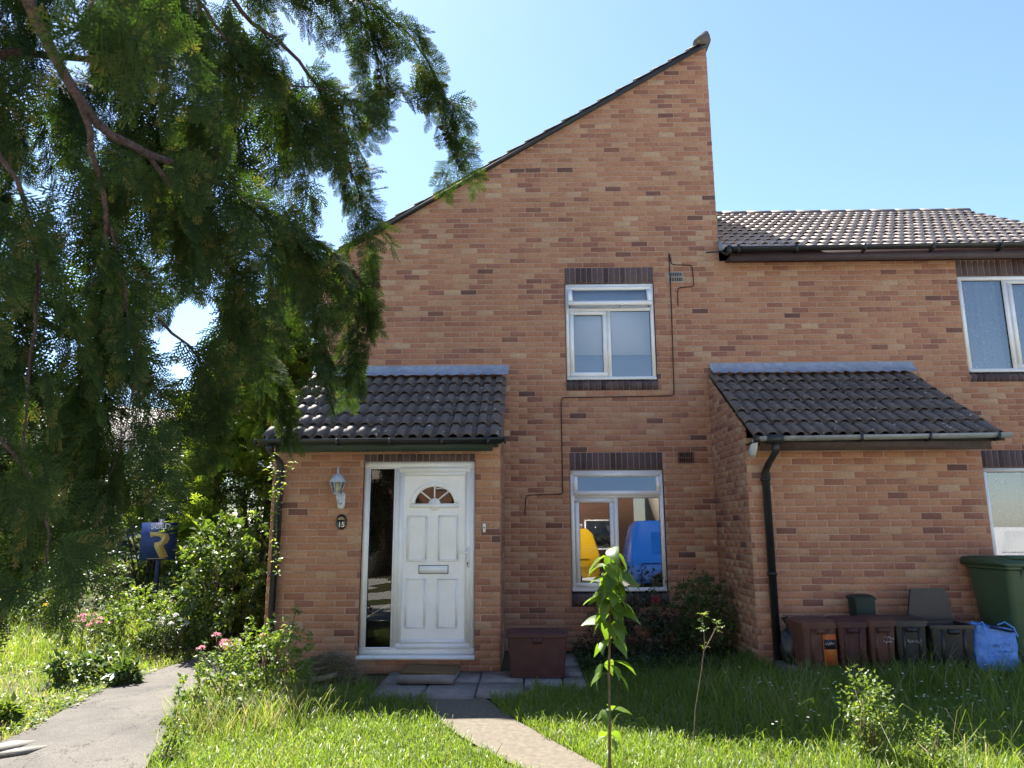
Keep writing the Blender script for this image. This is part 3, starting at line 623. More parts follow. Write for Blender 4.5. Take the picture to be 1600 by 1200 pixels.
# roofs
c31, s31 = 1/math.hypot(1, 0.6), 0.6/math.hypot(1, 0.6)
rA = MB(); rA.prism([(-3.09, 5.008), (2.66, 8.458), (2.66, 8.40), (-3.09, 4.948)], 'y', -0.045, 7.6); roofA = rA.build('roof', 'black_plastic', houseA)
tile_roof(roofA, (-3.12, 7.6, 5.003), (0, -1, 0), (c31, 0, s31), 25, 22, 0.307, 0.3065, 24, 3)
b = MB(); b.prism([(-3.11, 4.978), (2.66, 8.44), (2.66, 8.395), (-3.11, 4.933)], 'y', -0.075, -0.045); b.build('verge_board', 'black_plastic', roofA)
for k in range(17): y0 = 0.0+k*0.46; b = MB(); b.loft([[(2.60+0.12*math.cos(t), y, 8.455+0.13*math.sin(t)) for t in [math.pi*i/8 for i in range(9)]] for y in (y0, y0+0.455)]); b.build('ridge_tile', 'tile', roofA)
b = MB(); b.prism([(2.46, 8.435), (2.60, 8.40), (2.70, 8.40), (2.715, 8.45), (2.70, 8.54), (2.675, 8.60), (2.64, 8.605), (2.58, 8.555), (2.50, 8.49)], 'y', -0.10, -0.005); b.build('ridge_end_cap', 'tile', roofA, bevel=0.008)
b = MB(); half_pipe(b, (-3.145, 7.6, 4.955), (-3.145, -0.05, 4.955), 0.05); b.build('gutter', 'black_plastic', houseA)
b = MB(); b.box(-3.095, -3.075, -0.04, 7.6, 4.80, 4.95); b.build('fascia', 'maroon_fascia', houseA)
b = MB(); b.box(-3.075, -2.84, -0.04, 7.6, 4.80, 4.815); b.build('soffit', 'upvc', houseA)

rB = MB(); rB.prism([(-0.18, 5.17), (3.03, 7.096), (6.3, 5.15), (6.3, 5.1), (3.03, 7.04), (-0.18, 5.12)], 'x', 2.68, 8.03); roofB = rB.build('roof', 'black_plastic', houseB)
tile_roof(roofB, (2.672, -0.22, 5.165), (1, 0, 0), (0, c31, s31), 18, 12, 0.2978, 0.312, 0, 5, 'sun_painted_tile')
for k in range(12): x0 = 2.70+k*0.447; b = MB(); b.loft([[(x, 3.05+0.125*math.cos(t), 7.075+0.12*math.sin(t)) for t in [math.pi*i/8 for i in range(9)]] for x in (x0, x0+0.442)]); b.build('ridge_tile', 'tile', roofB)
b = MB(); half_pipe(b, (2.74, -0.265, 5.185), (8.05, -0.265, 5.215), 0.055); b.box(2.70, 2.745, -0.325, -0.205, 5.10, 5.20); gB = b.build('gutter', 'black_plastic', houseB)
def brackets(xs, y0, y1, z0, z1, gut):
    for x in xs: b = MB(); b.box(x-0.012, x+0.012, y0, y1, z0, z1); b.build('gutter_bracket', 'black_plastic', gut)
brackets((2.85, 3.62, 4.52, 5.42, 6.32, 7.22), -0.326, -0.19, 5.115, 5.215, gB)
b = MB(); b.tube([(2.45, -0.16, 5.165), (2.70, -0.20, 5.165)], 0.011, 6); b.build('gutter_pin', 'black_plastic', gB)
b = MB(); b.box(2.76, 8.0, -0.205, -0.185, 5.02, 5.165); b.build('fascia', 'maroon_fascia', houseB)
b = MB(); b.box(2.74, 8.0, -0.185, 0.0, 5.07, 5.085); b.build('soffit', 'maroon_fascia', houseB)
b = MB(); b.prism([(-0.16, 5.16), (-0.16, 5.30), (3.0, 7.20), (3.0, 7.06)], 'x', 2.665, 2.672); b.build('lead_flashing', 'lead', houseB)

def porch_roof(hs, x0, x1, n, seed, overl=0.05):
    r = MB(); r.prism([(-1.735, 2.455), (-0.003, 3.495), (-0.003, 3.44), (-1.735, 2.40)], 'x', x0+0.03, x1-0.02); ro = r.build('porch_roof', 'black_plastic', hs)
    tile_roof(ro, (x0, -1.755, 2.452), (1, 0, 0), (0, c31, s31), n, 6, (x1-x0)/n, 0.332, 0, seed)
    b = MB(); b.add([(x, y, z) for x in np.linspace(x0+0.02, x1+0.02, 40) for y, z in ((-0.008, 3.66), (-0.02, 3.60), (-0.075, 3.553+0.010*math.sin(x*41)), (-0.17, 3.497+0.012*math.sin(x*41)))], [(i*4+j, (i+1)*4+j, (i+1)*4+j+1, i*4+j+1) for i in range(39) for j in range(3)]); b.build('lead_flashing', 'lead', hs, True)
    return ro
pA = porch_roof(houseA, -2.90, -0.262, 9, 8); pB = porch_roof(houseB, 2.43, 5.115, 9, 9)
b = MB(); half_pipe(b, (-2.935, -1.775, 2.455), (-0.235, -1.775, 2.462), 0.052); b.box(-0.245, -0.228, -1.83, -1.72, 2.40, 2.468); b.box(-2.94, -2.925, -1.83, -1.72, 2.398, 2.46); gA = b.build('gutter', 'black_plastic', houseA)
brackets((-2.6, -2.05, -1.48, -0.92, -0.42), -1.832, -1.715, 2.39, 2.46, gA)
b = MB(); b.box(-2.74, -0.375, -1.725, -1.70, 2.325, 2.455); b.build('fascia', 'green_fascia', houseA)
b = MB(); b.box(-2.84, -0.32, -1.70, PD, 2.395, 2.41); b.build('soffit', 'green_fascia', houseA)
b = MB(); half_pipe(b, (2.44, -1.775, 2.452), (5.13, -1.775, 2.478), 0.052); gB2 = b.build('gutter', 'grey_gutter', houseB)
brackets((3.55, 4.27, 4.99), -1.832, -1.715, 2.395, 2.475, gB2)
b = MB(); b.box(2.43, 2.46, -1.832, -1.72, 2.39, 2.465); b.build('gutter_end', 'black_plastic', gB2)
b = MB(); b.box(2.55, 2.72, -1.834, -1.716, 2.385, 2.468); b.build('gutter_outlet', 'black_plastic', gB2)
b = MB(); b.box(2.50, 4.95, -1.725, -1.70, 2.31, 2.455); b.build('fascia', 'brown_fascia', houseB)
b = MB(); b.box(2.42, 4.98, -1.70, PD, 2.395, 2.41); b.build('soffit', 'brown_fascia', houseB)
b = MB(); b.prism([(-1.76, 2.42), (-1.70, 2.45), (-1.47, 2.33), (-1.50, 2.27), (-1.60, 2.24), (-1.70, 2.30)], 'x', 2.435, 2.475); b.build('barge_end', 'white_paint', houseB, bevel=0.01)
def square_pipe(mb, pts, hw=0.032):
    rings = []
    for p in pts: rings.append([(p[0]-hw, p[1]-hw, p[2]), (p[0]+hw, p[1]-hw, p[2]), (p[0]+hw, p[1]+hw, p[2]), (p[0]-hw, p[1]+hw, p[2])])
    mb.loft(rings)
b = MB(); square_pipe(b, [(2.65, -1.775, 2.40), (2.65, -1.775, 2.30), (2.61, -1.60, 2.17), (2.605, -1.51, 2.10), (2.60, -1.505, 0.14)], 0.034)
b.box(2.555, 2.645, -1.55, -1.462, 2.00, 2.03); b.box(2.555, 2.645, -1.55, -1.462, 1.0, 1.03); b.build('downpipe', 'black_plastic', houseB, bevel=0.006)
b = MB(); square_pipe(b, [(-2.79, -1.775, 2.40), (-2.79, -1.775, 2.34), (-2.755, -1.56, 2.26), (-2.745, -1.51, 2.20), (-2.745, -1.508, 0.0)], 0.034)
b.box(-2.79, -2.70, -1.55, -1.462, 2.02, 2.05); b.box(-2.79, -2.70, -1.55, -1.462, 1.0, 1.03); b.build('downpipe', 'black_plastic', houseA, bevel=0.006)

# ------------------------------------------------------------------ small things on the house
# wall lantern
lan = empty('wall_lantern', (-2.06, PD, 1.84)); tag(lan, 'silver wall lantern on chipped white back plate, left of the front door', 'lantern')
b = MB(); b.prism([(-0.042, -0.085), (-0.03, -0.115), (0.0, -0.125), (0.03, -0.115), (0.042, -0.085), (0.042, 0.03), (0.03, 0.06), (-0.03, 0.06), (-0.042, 0.03)], 'y', -0.020, 0.0); b.build('back_plate', 'white_paint', lan, bevel=0.004)
b = MB(); b.tube([(0.005, -0.02, -0.06), (0.0, -0.07, -0.075), (-0.01, -0.12, -0.045), (-0.015, -0.14, 0.0), (-0.015, -0.14, 0.03)], [0.012, 0.011, 0.010, 0.010, 0.014], 8); b.build('bracket', 'silver', lan, True)
def hexring(r, z, n=6): return [(-0.015+r*math.cos(2*math.pi*i/n+0.26), -0.14+r*math.sin(2*math.pi*i/n+0.26), z) for i in range(n)]
b = MB(); b.loft([hexring(0.03, 0.03), hexring(0.046, 0.035), hexring(0.046, 0.05)]); b.build('base', 'silver', lan)
b = MB()
for lo, hi in zip(hexring(0.044, 0.05), hexring(0.078, 0.165)): b.tube([lo, hi], 0.006, 5)
b.build('cage', 'silver', lan)
b = MB(); b.loft([hexring(0.041, 0.05), hexring(0.074, 0.165)], False); b.build('lantern_glass', 'glass', lan)
b = MB(); b.lathe([(0, 0.05), (0.016, 0.05), (0.016, 0.09), (0.022, 0.11), (0.016, 0.14), (0, 0.145)], (-0.015, -0.14, 0), 10); b.build('bulb', 'white_paint', lan, True)
b = MB(); b.lathe([(0.088, 0.163), (0.090, 0.170), (0.072, 0.205), (0.052, 0.235), (0.030, 0.252), (0.018, 0.258), (0.010, 0.270), (0.012, 0.288), (0.006, 0.30), (0.009, 0.315), (0.0, 0.345)], (-0.015, -0.14, 0), 12); b.build('cap', 'silver', lan)
# number plaque
pl = empty('house_number_plaque', (-2.05, PD, 1.578)); tag(pl, 'oval black house number plaque reading 15 below the lantern', 'number plaque')
def oval(rx, rz, y, n=28): return [(rx*math.cos(2*math.pi*i/n), y, rz*math.sin(2*math.pi*i/n)) for i in range(n)]
b = MB(); b.loft([oval(0.062, 0.085, -0.006), oval(0.060, 0.083, -0.02), oval(0.055, 0.078, -0.022)]); b.build('plate', 'black_gloss', pl)
text_mesh('numerals', '15', 0.075, 'white_paint', (0.004, -0.0235, -0.03), (R(90), 0, 0), pl, 0.001, 0.0018)
b = MB()
for k in range(7):
    t = R(20+k*23.3); b.tube([(0.008*math.cos(t), -0.023, 0.020+0.006*math.sin(t)), (0.038*math.cos(t), -0.0235, 0.022+0.036*math.sin(t))], [0.002, 0.005], 5)
b.build('flower_motif', 'gold', pl)
# doorbell
b = MB(); b.box(-0.492, -0.462, PD-0.028, PD-0.0062, 1.46, 1.555); db = b.build('doorbell', 'upvc', None, bevel=0.006); tag(db, 'small white doorbell push on the brick right of the door', 'doorbell')
b = MB(); b.lathe([(0, -0.006), (0.008, -0.006), (0.009, 0), (0, 0)], (-0.477, PD-0.028, 1.51), 12, 'y'); b.build('button', 'seal', db)
# cables
def cable(pts, label):
    P = []
    for i, p in enumerate(pts):
        p = Vector((p[0], -0.014, p[1]))
        if 0 < i < len(pts)-1:
            a, c = Vector((pts[i-1][0], -0.014, pts[i-1][1])), Vector((pts[i+1][0], -0.014, pts[i+1][1])); r = 0.045
            s0, s1 = p+(a-p).normalized()*r, p+(c-p).normalized()*r
            P += [s0, (s0+s1)/2*0.45+p*0.55, s1]
        else: P.append(p)
    b = MB(); b.tube(P, 0.0065, 6); tag(b.build('cable', 'cable', None, True), label, 'cable')
cable([(1.975, 5.22), (1.975, 4.45), (1.955, 3.22), (0.455, 3.205), (0.455, 1.935), (-0.02, 1.925), (-0.04, 1.67)], 'long thin dark cable stepping down the wall between the two windows')
cable([(1.985, 5.20), (2.00, 5.05), (2.285, 5.04), (2.295, 4.73), (2.07, 4.72), (2.065, 4.46)], 'short dark cable looping beside the upper air vent')

# ------------------------------------------------------------------ doorstep, paving, mat
pat = MB(); pat.box(-1.46, 0.0, -2.60, PD+0.01, -0.06, -0.004); patio = tag(pat.build('patio', 'concrete', None), kind='structure')
slabs = [(-1.45, -0.98, -2.62, -2.05), (-0.965, -0.50, -2.66, -2.05), (-0.485, -0.06, -2.60, -2.05), (-1.45, -0.98, -2.035, PD-0.02), (-0.965, -0.50, -2.035, PD-0.02), (-0.485, -0.06, -2.035, PD-0.02), (0.34, 0.55, -1.15, -0.35), (0.34, 0.55, -1.70, -1.17), (0.34, 0.55, -2.28, -1.72), (-0.045, 0.325, -2.2, -1.5)]
for a, c, d, e in slabs:
    b = MB(); k = random.uniform(-0.004, 0.006); b.box(a, c, d, e, -0.05, 0.026+k); b.build('slab', 'slab', patio, bevel=0.005)
b = MB(); b.prism([(-1.285, -2.16), (-0.735, -2.18), (-0.705, -1.72), (-1.255, -1.70)], 'z', 0.034, 0.095); tag(b.build('doorstep', 'slab', None, bevel=0.006), 'loose grey concrete slab laid as step below the front door', 'step')
b = MB(); n = 12; b.add([(x, y, 0.1+0.006*math.sin(x*9)+0.012*(j == 0)*0) for j, y in enumerate(np.linspace(-2.03, -1.60, 6)) for x in np.linspace(-1.275, -0.715, n)], [(j*n+i, j*n+i+1, (j+1)*n+i+1, (j+1)*n+i) for j in range(5) for i in range(n-1)])
dm = b.build('doormat', 'mat_coir', None, True); md = dm.modifiers.new('thick', 'SOLIDIFY'); md.thickness = 0.016; md.offset = 1.0; tag(dm, 'brown coir doormat lying on the grey step slab', 'doormat')
# planter / storage box
bx = empty('storage_box', (0.085, -1.72, 0.03)); tag(bx, 'dark maroon plastic storage box with curved lid right of the porch', 'storage box')
def rrect(hx, hy, z, r=0.03, n=4):
    out = []
    for cx_, cy_, t0 in ((hx-r, hy-r, 0), (-hx+r, hy-r, 90), (-hx+r, -hy+r, 180), (hx-r, -hy+r, 270)):
        out += [(cx_+r*math.cos(R(t0+90*i/n)), cy_+r*math.sin(R(t0+90*i/n)), z) for i in range(n+1)]
    return out
b = MB(); b.loft([rrect(0.27, 0.14, 0.0), rrect(0.30, 0.16, 0.38), rrect(0.305, 0.165, 0.385), rrect(0.305, 0.165, 0.40)]); b.build('body', 'maroon_plastic', bx, True)
b = MB(); b.loft([rrect(0.318, 0.178, 0.395), rrect(0.318, 0.178, 0.42), rrect(0.285, 0.15, 0.443), rrect(0.15, 0.08, 0.455)]); b.build('lid', 'maroon_plastic', bx, True)
b = MB(); b.box(-0.05, 0.05, -0.185, -0.150, 0.33, 0.39); b.build('catch', 'maroon_plastic', bx, bevel=0.006)

# ------------------------------------------------------------------ bins by the neighbour's porch
kb = MB(); kb.box(2.55, 5.6, -2.20, -1.48, 0.02, 0.145); kerb = tag(kb.build('bin_plinth', 'concrete', None, bevel=0.01), kind='structure')
def crate(x, y, wx, wy, h, mt, label, rz=0.0, lid=None, group=None):
    o = empty('recycling_box', (x, y, 0.145), rz); tag(o, label, 'recycling box', group)
    hx, hy = wx/2, wy/2; b = MB()
    out = [rrect(hx*0.86, hy*0.86, 0.0, 0.02), rrect(hx, hy, h*0.93, 0.025), rrect(hx+0.016, hy+0.016, h*0.93, 0.03), rrect(hx+0.016, hy+0.016, h, 0.03), rrect(hx-0.008, hy-0.008, h, 0.02), rrect(hx*0.86-0.006, hy*0.86-0.006, 0.012, 0.015)]
    b.loft(out); b.build('body', mt, o, True)
    for sx in (-1, 1):
        r_ = MB(); r_.box(sx*hx*0.5-0.012, sx*hx*0.5+0.012, -hy*0.98-0.006, -hy*0.9, h*0.12, h*0.9); r_.build('rib', mt, o)
    b = MB(); b.box(-0.05, 0.05, -hy-0.028, -hy-0.006, h*0.80, h*0.90); b.build('handle', mt, o, bevel=0.006)
    if lid == 'closed':
        b = MB(); b.loft([rrect(hx+0.022, hy+0.022, h+0.001, 0.03), rrect(hx+0.022, hy+0.022, h+0.018, 0.03), rrect(hx*0.8, hy*0.8, h+0.045, 0.03)]); b.build('lid', mt, o, True)
    if lid == 'open':
        b = MB(); b.loft([[(p[0]+p[2]*0.0, hy+0.02+0.10*(p[2])-p[1]*0.0, h+0.01+(p[1]+hy)*0.80) for p in [(q[0]*(1.0 if q[1] < 0 else 0.78), q[1], zz) for q in rrect(hx+0.02, hy+0.02, 0, 0.03)]] for zz in (0.0, 0.25)]); b.build('lid', mt, o, True)
    return o
def scribble(o, x0, z, wx, y, n, mt, seed, hgt=0.018, name='lettering'):
    rd = random.Random(seed); b = MB(); x = x0
    for i in range(n):
        dx = wx/n; b.tube([(x, y, z+rd.uniform(-hgt, hgt)/2), (x+dx*0.35, y, z+rd.uniform(-hgt, hgt)), (x+dx*0.7, y, z+rd.uniform(-hgt, hgt))], 0.0022, 4); x += dx
    return b.build(name, mt, o)
c1 = crate(2.83, -1.90, 0.34, 0.36, 0.42, 'rust_plastic', 'rust brown recycling box with red label, nearest the downpipe', 0.08, 'closed')
b = MB(); b.box(0.02, 0.15, -0.186, -0.176, 0.04, 0.33); b.build('label', 'red_print', c1); scribble(c1, 0.04, 0.24, 0.09, -0.189, 5, 'white_paint', 3)
b = MB(); b.box(0.024, 0.146, -0.1875, -0.184, 0.19, 0.28); b.build('label_band', 'black_plastic', c1)
c2 = crate(3.16, -1.92, 0.28, 0.34, 0.43, 'maroon_plastic', 'dark maroon recycling box second from the downpipe', -0.03, 'closed')
c3 = crate(3.43, -1.94, 0.25, 0.34, 0.44, 'brown_plastic', 'reddish brown recycling box with white lettering, third from the downpipe', 0.02, 'closed')
scribble(c3, 0.0, 0.30, 0.11, -0.176, 6, 'white_paint', 5); scribble(c3, 0.0, 0.265, 0.09, -0.174, 5, 'white_paint', 6)
c4 = crate(3.72, -1.93, 0.30, 0.34, 0.44, 'black_plastic', 'black recycling box with white lettering and no open lid', -0.02, 'closed')
scribble(c4, -0.05, 0.27, 0.14, -0.176, 7, 'white_paint', 8)
c5 = crate(4.10, -1.95, 0.42, 0.36, 0.42, 'black_plastic', 'black recycling box with its lid standing open, beside the blue bag', 0.0, 'open')
b = MB(); b.box(-0.02, 0.06, -0.184, -0.178, 0.33, 0.35); b.build('label', 'straw', c5)
cad = empty('food_caddy', (3.45, -1.66, 0.145)); tag(cad, 'small dark green food caddy standing behind the brown box', 'food caddy')
b = MB(); b.loft([rrect(0.085, 0.085, 0.0, 0.02), rrect(0.105, 0.10, 0.62, 0.025)]); b.build('body', 'dark_green_plastic', cad, True)
b = MB(); b.loft([rrect(0.115, 0.11, 0.62, 0.025), rrect(0.115, 0.11, 0.645, 0.025), rrect(0.08, 0.075, 0.67, 0.02)]); b.build('lid', 'dark_green_plastic', cad, True)
# black sack
def lumpy(mb, c, rx, ry, rz, seed, nu=18, nv=12, amp=0.16):
    rd = np.random.default_rng(seed); ph = rd.uniform(0, 6, 8); rings = []
    for j in range(nv+1):
        t = math.pi*j/nv; ring = []
        for i in range(nu):
            p = 2*math.pi*i/nu; k = 1+amp*(math.sin(3*p+ph[0]+2*t)*0.5+math.sin(5*p+ph[1])*0.3*math.sin(4*t+ph[2])+math.sin(7*t+ph[3]+p)*0.3)
            ring.append((c[0]+rx*k*math.sin(t)*math.cos(p), c[1]+ry*k*math.sin(t)*math.sin(p), c[2]-rz*k*math.cos(t)))
        rings.append(ring)
    return mb.loft(rings)
sk = empty('rubbish_sack', (2.68, -1.72, 0.13)); tag(sk, 'black rubbish sack slumped against the foot of the downpipe', 'sack')
b = MB(); lumpy(b, (0, 0, 0.17), 0.12, 0.11, 0.19, 4); b.build('sack', 'black_plastic', sk, True)
b = MB(); b.tube([(0, 0, 0.34), (-0.03, 0.0, 0.40), (-0.05, 0.01, 0.47)], [0.03, 0.02, 0.04], 8); b.build('knot', 'black_plastic', sk, True)
# wheelie bin
wb = empty('wheelie_bin', (4.90, -1.86, 0.145), R(4)); tag(wb, 'green wheelie bin beside the neighbour porch at the right edge', 'bin')
b = MB(); b.loft([rrect(0.20, 0.22, 0.06, 0.05), rrect(0.215, 0.235, 0.12, 0.05), rrect(0.26, 0.30, 0.93, 0.05), rrect(0.285, 0.33, 0.945, 0.05), rrect(0.285, 0.33, 0.975, 0.05)]); b.build('body', 'green_plastic', wb, True)
b = MB(); b.prism([(-0.345, 0.965), (-0.36, 0.985), (-0.33, 1.02), (-0.10, 1.055), (0.20, 1.06), (0.345, 1.04), (0.36, 0.965)], 'x', -0.30, 0.30); b.build('lid', 'green_plastic', wb, bevel=0.012)
b = MB(); b.box(-0.16, 0.16, -0.27, -0.05, 1.03, 1.066); b.build('lid_panel', 'green_plastic', wb, bevel=0.008)
b = MB(); b.box(-0.12, 0.12, -0.375, -0.335, 0.945, 0.972); b.build('lid_grip', 'green_plastic', wb, bevel=0.006)
for x in (-0.12, 0.12): b = MB(); b.prism([(-0.335, 0.95), (-0.255, 0.95), (-0.252, 0.78)], 'x', x-0.008, x+0.008); b.build('rib', 'green_plastic', wb)
b = MB(); b.tube([(-0.27, 0.34, 0.99), (-0.2, 0.40, 0.99), (0.2, 0.40, 0.99), (0.27, 0.34, 0.99)], 0.016, 8); b.build('handle', 'green_plastic', wb, True)
for x in (-0.24, 0.24): b = MB(); b.lathe([(0.0, -0.025), (0.10, -0.025), (0.11, 0.0), (0.10, 0.025), (0, 0.025)], (x, 0.24, 0.11), 16, 'x'); b.build('wheel', 'tyre', wb, True)
# blue bag
bag = empty('shopping_bag', (4.52, -2.04, 0.145), R(-6)); tag(bag, 'crumpled blue woven shopping bag between black box and wheelie bin', 'bag')
rd = np.random.default_rng(5); rings = []
for j in range(13):
    t = j/12; ring = []
    for i in range(28):
        p = 2*math.pi*i/28; c_, s_ = math.cos(p), math.sin(p); sq = (abs(c_)**4+abs(s_)**4)**-0.25
        k = 1+0.035*math.sin(5*p+6*t)+0.03*math.sin(9*p-11*t)+0.02*math.sin(13*t+3*p)
        ring.append((0.205*(1-0.05*t)*c_*sq*k-0.02*t+0.03*t*t, 0.10*s_*sq*k*(1-0.35*t), 0.44*t*(1-0.18*(c_*0.5+0.5))+0.012*math.sin(4*p)*t))
    rings.append(ring)
b = MB(); b.loft(rings, True); b.build('body', 'blue_bag', bag, True)
b = MB(); b.tube([(-0.05, -0.085, 0.40), (0.04, -0.09, 0.385), (0.12, -0.085, 0.365), (0.19, -0.06, 0.36)], 0.012, 6); b.build('trim', 'navy_trim', bag, True)
for sx in (-1, 1): b = MB(); b.tube([(-0.15 if sx < 0 else 0.03, -0.07, 0.42), (-0.12 if sx < 0 else 0.08, -0.10, 0.45), (-0.10 if sx < 0 else 0.15, -0.11, 0.40), (-0.11 if sx < 0 else 0.18, -0.108, 0.32)], 0.008, 6); b.build('strap', 'blue_bag', bag, True)
scribble(bag, -0.06, 0.24, 0.16, -0.112, 9, 'navy_trim', 9, 0.03); scribble(bag, -0.02, 0.18, 0.14, -0.112, 8, 'navy_trim', 10, 0.014)

# ------------------------------------------------------------------ estate agent board
sg = empty('sold_board', (-5.53, 1.5, 0.0), R(6)); tag(sg, 'navy sold board with gold letter R on a post behind the shrubs', 'sign')
b = MB(); b.box(-0.27, 0.25, -0.012, 0.0, 1.06, 1.61); b.build('board', 'navy', sg)
b = MB(); b.box(-0.03, 0.03, 0.001, 0.05, 0.0, 1.66); b.build('post', 'wood_post', sg)
text_mesh('lettering', 'SOLD.', 0.115, 'white_paint', (0.02, -0.0145, 1.55), (R(90), 0, 0), sg, 0.001, 0.002)
b = MB()
logo = [(-0.10, 1.455), (0.02, 1.46), (0.085, 1.43), (0.105, 1.37), (0.085, 1.31), (0.045, 1.28), (0.105, 1.13), (0.02, 1.11), (-0.045, 1.27), (-0.045, 1.315), (0.0, 1.325), (0.025, 1.36), (0.005, 1.395), (-0.05, 1.40), (-0.085, 1.385)]
b.prism([(p[0]*1.45, 1.28+(p[1]-1.285)*1.12) for p in logo], 'y', -0.0145, -0.0125); b.build('logo', 'gold', sg)
b = MB(); b.box(-0.16, 0.12, -0.014, -0.0125, 1.078, 1.085); b.build('rule', 'gold', sg)

# ------------------------------------------------------------------ vegetation helpers
def unit(v): return v/np.maximum(np.linalg.norm(v, axis=-1, keepdims=True), 1e-9)
def leaves_mesh(name, mt, pos, d, L, W, tint, rg, parent=None, fold=0.3, curl=0.25, nrm=None):
    N = len(pos); d = unit(d)
    up = nrm if nrm is not None else unit(np.array([0, 0, 1.0])+rg.normal(0, 0.6, (N, 3)))
    s = unit(np.cross(d, up)); n = unit(np.cross(s, d)); L = np.asarray(L)[:, None]; W = np.asarray(W)[:, None]
    V = np.stack([pos, pos+d*L*0.42-s*W*0.5+n*W*fold*0.5, pos+d*L*0.5, pos+d*L*0.42+s*W*0.5+n*W*fold*0.5, pos+d*L-n*L*curl], 1).reshape(-1, 3)
    b = np.arange(N)[:, None]*5; F = np.concatenate([b+np.array([[0, 3, 4, 2]]), b+np.array([[0, 2, 4, 1]])], 1).reshape(-1)
    me = mesh_np(name, V, np.full(2*N, 4), F, np.repeat(tint, 2)); me.materials.append(M[mt])
    o = bpy.data.objects.new(name, me); link(o, parent); return o
def lump_dirs(N, rg):
    return unit(rg.normal(0, 1, (N, 3)))
def lump(dirs, seed, amp=0.35, fr=2.5):
    r = np.random.default_rng(seed); k = np.zeros(len(dirs))
    for i in range(7):
        a = r.normal(0, 1, 3)*fr; k += np.sin(dirs@a+r.uniform(0, 6))/2.6
    return 1+amp*k/2
def bush(name, label, cat, c, rad, nclus, per, L, mt, seed, width=0.5, stems=14, base=None, group=None, flat=0.0, inner=0.5, tintlo=0.0, spread=0.11, droop=0.1, stem_r=0.008, mt2=None, mix=0.0):
    rg = np.random.default_rng(seed); base = base or (c[0], c[1], H(c[0], c[1])); root = empty(name, base); tag(root, label, cat, group)
    D = lump_dirs(nclus, rg); rr = inner+(1-inner)*rg.random(nclus)**0.6
    P = np.array(c)+D*np.array(rad)*(rr*lump(D, seed+1))[:, None]-np.array(base); P[:, 2] = np.maximum(P[:, 2], 0.02)
    pos = np.repeat(P, per, 0)+rg.normal(0, spread*max(rad)*0.35, (nclus*per, 3)); N = len(pos)
    dr = np.repeat(D, per, 0)*0.6+rg.normal(0, 0.7, (N, 3)); dr[:, 2] -= droop
    keep = pos[:, 2] > 0.0; pos, dr = pos[keep], dr[keep]; N = len(pos)
    t = np.clip(tintlo+rg.random(N)**1.4, 0, 1); Ls = L*rg.uniform(0.6, 1.25, N)
    if mt2:
        k = rg.random(N) < mix; leaves_mesh('new_growth', mt2, pos[k], dr[k], Ls[k], Ls[k]*width, t[k], rg, root)['kind'] = 'stuff'; pos, dr, Ls, t = pos[~k], dr[~k], Ls[~k], t[~k]
    tag(leaves_mesh('foliage', mt, pos, dr, Ls, Ls*width, t, rg, root), kind='stuff')
    sb = MB()
    for i in rg.choice(nclus, min(stems, nclus), False):
        p = P[i]; a = np.array([rg.normal(0, 0.04), rg.normal(0, 0.04), 0]); m_ = (a+p)*0.5+np.array([0, 0, 0.12*p[2]])
        sb.tube([a, m_, p], [stem_r, stem_r*0.7, stem_r*0.35], 5)
    tag(sb.build('stems', 'twig', root), kind='stuff'); return root

# ---- conifer sprays: flat feathery fronds, instanced over points
def frond(seed, ln=0.20, nside=7, mt='conifer'):
    """flat feathery spray: axis, alternate side shoots, short blunt twiglets on each"""
    rg = np.random.default_rng(seed); V, F, T = [], [], []
    def blade(a, b, w0, nrm, t):
        dd = b-a; s_ = np.cross(dd, nrm); s_ = s_/max(np.linalg.norm(s_), 1e-9); k = len(V)
        V.extend([a-s_*w0*0.5, a+s_*w0*0.5, b+s_*w0*0.28, b-s_*w0*0.28]); F.append((k, k+1, k+2, k+3)); T.append(t)
    def pt(s_): return np.array([ln*s_, 0.008*math.sin(4*s_+seed), -0.12*ln*s_*s_])
    up = np.array([0, 0, 1.0])
    for i in range(4): blade(pt(i/4), pt((i+1.1)/4), 0.0055, up, 0.3)
    for i in range(nside*2+1):
        s_ = 0.04+0.96*i/(nside*2); sd = 1 if i % 2 else -1; a = pt(min(s_, 1.0))
        l2 = ln*0.55*(1-s_)**0.8*rg.uniform(0.75, 1.1)+0.022; ang = sd*R(rg.uniform(34, 46)) if i < nside*2 else 0.0
        nr = unit(np.array([rg.normal(0, 0.12), rg.normal(0, 0.18), 1.0])); d2 = unit(np.array([math.cos(ang), math.sin(ang), rg.normal(-0.1, 0.1)]))
        nt_ = max(2, int(l2/0.0105)); tin = np.clip(rg.normal(0.40, 0.2)+0.25*s_, 0, 0.93)
        blade(a, a+d2*l2, 0.0050, nr, tin*0.9); side = np.cross(nr, d2)
        for k in range(nt_):
            q = (k+0.5)/nt_; p = a+d2*l2*q; l3 = (0.026*(1-q)+0.010)*rg.uniform(0.7, 1.15); sg_ = 1 if k % 2 else -1
            blade(p, p+unit(d2+side*sg_*0.75+nr*rg.normal(0, 0.15))*l3, 0.0080, nr, np.clip(tin+0.25*q, 0, 0.95))
    me = mesh_np('frond', np.array(V), [4]*len(F), [i for f in F for i in f], T); me.materials.append(M[mt])
    return bpy.data.objects.new('frond', me)
FRONDS = [frond(s) for s in (1, 2, 3, 4, 5)]
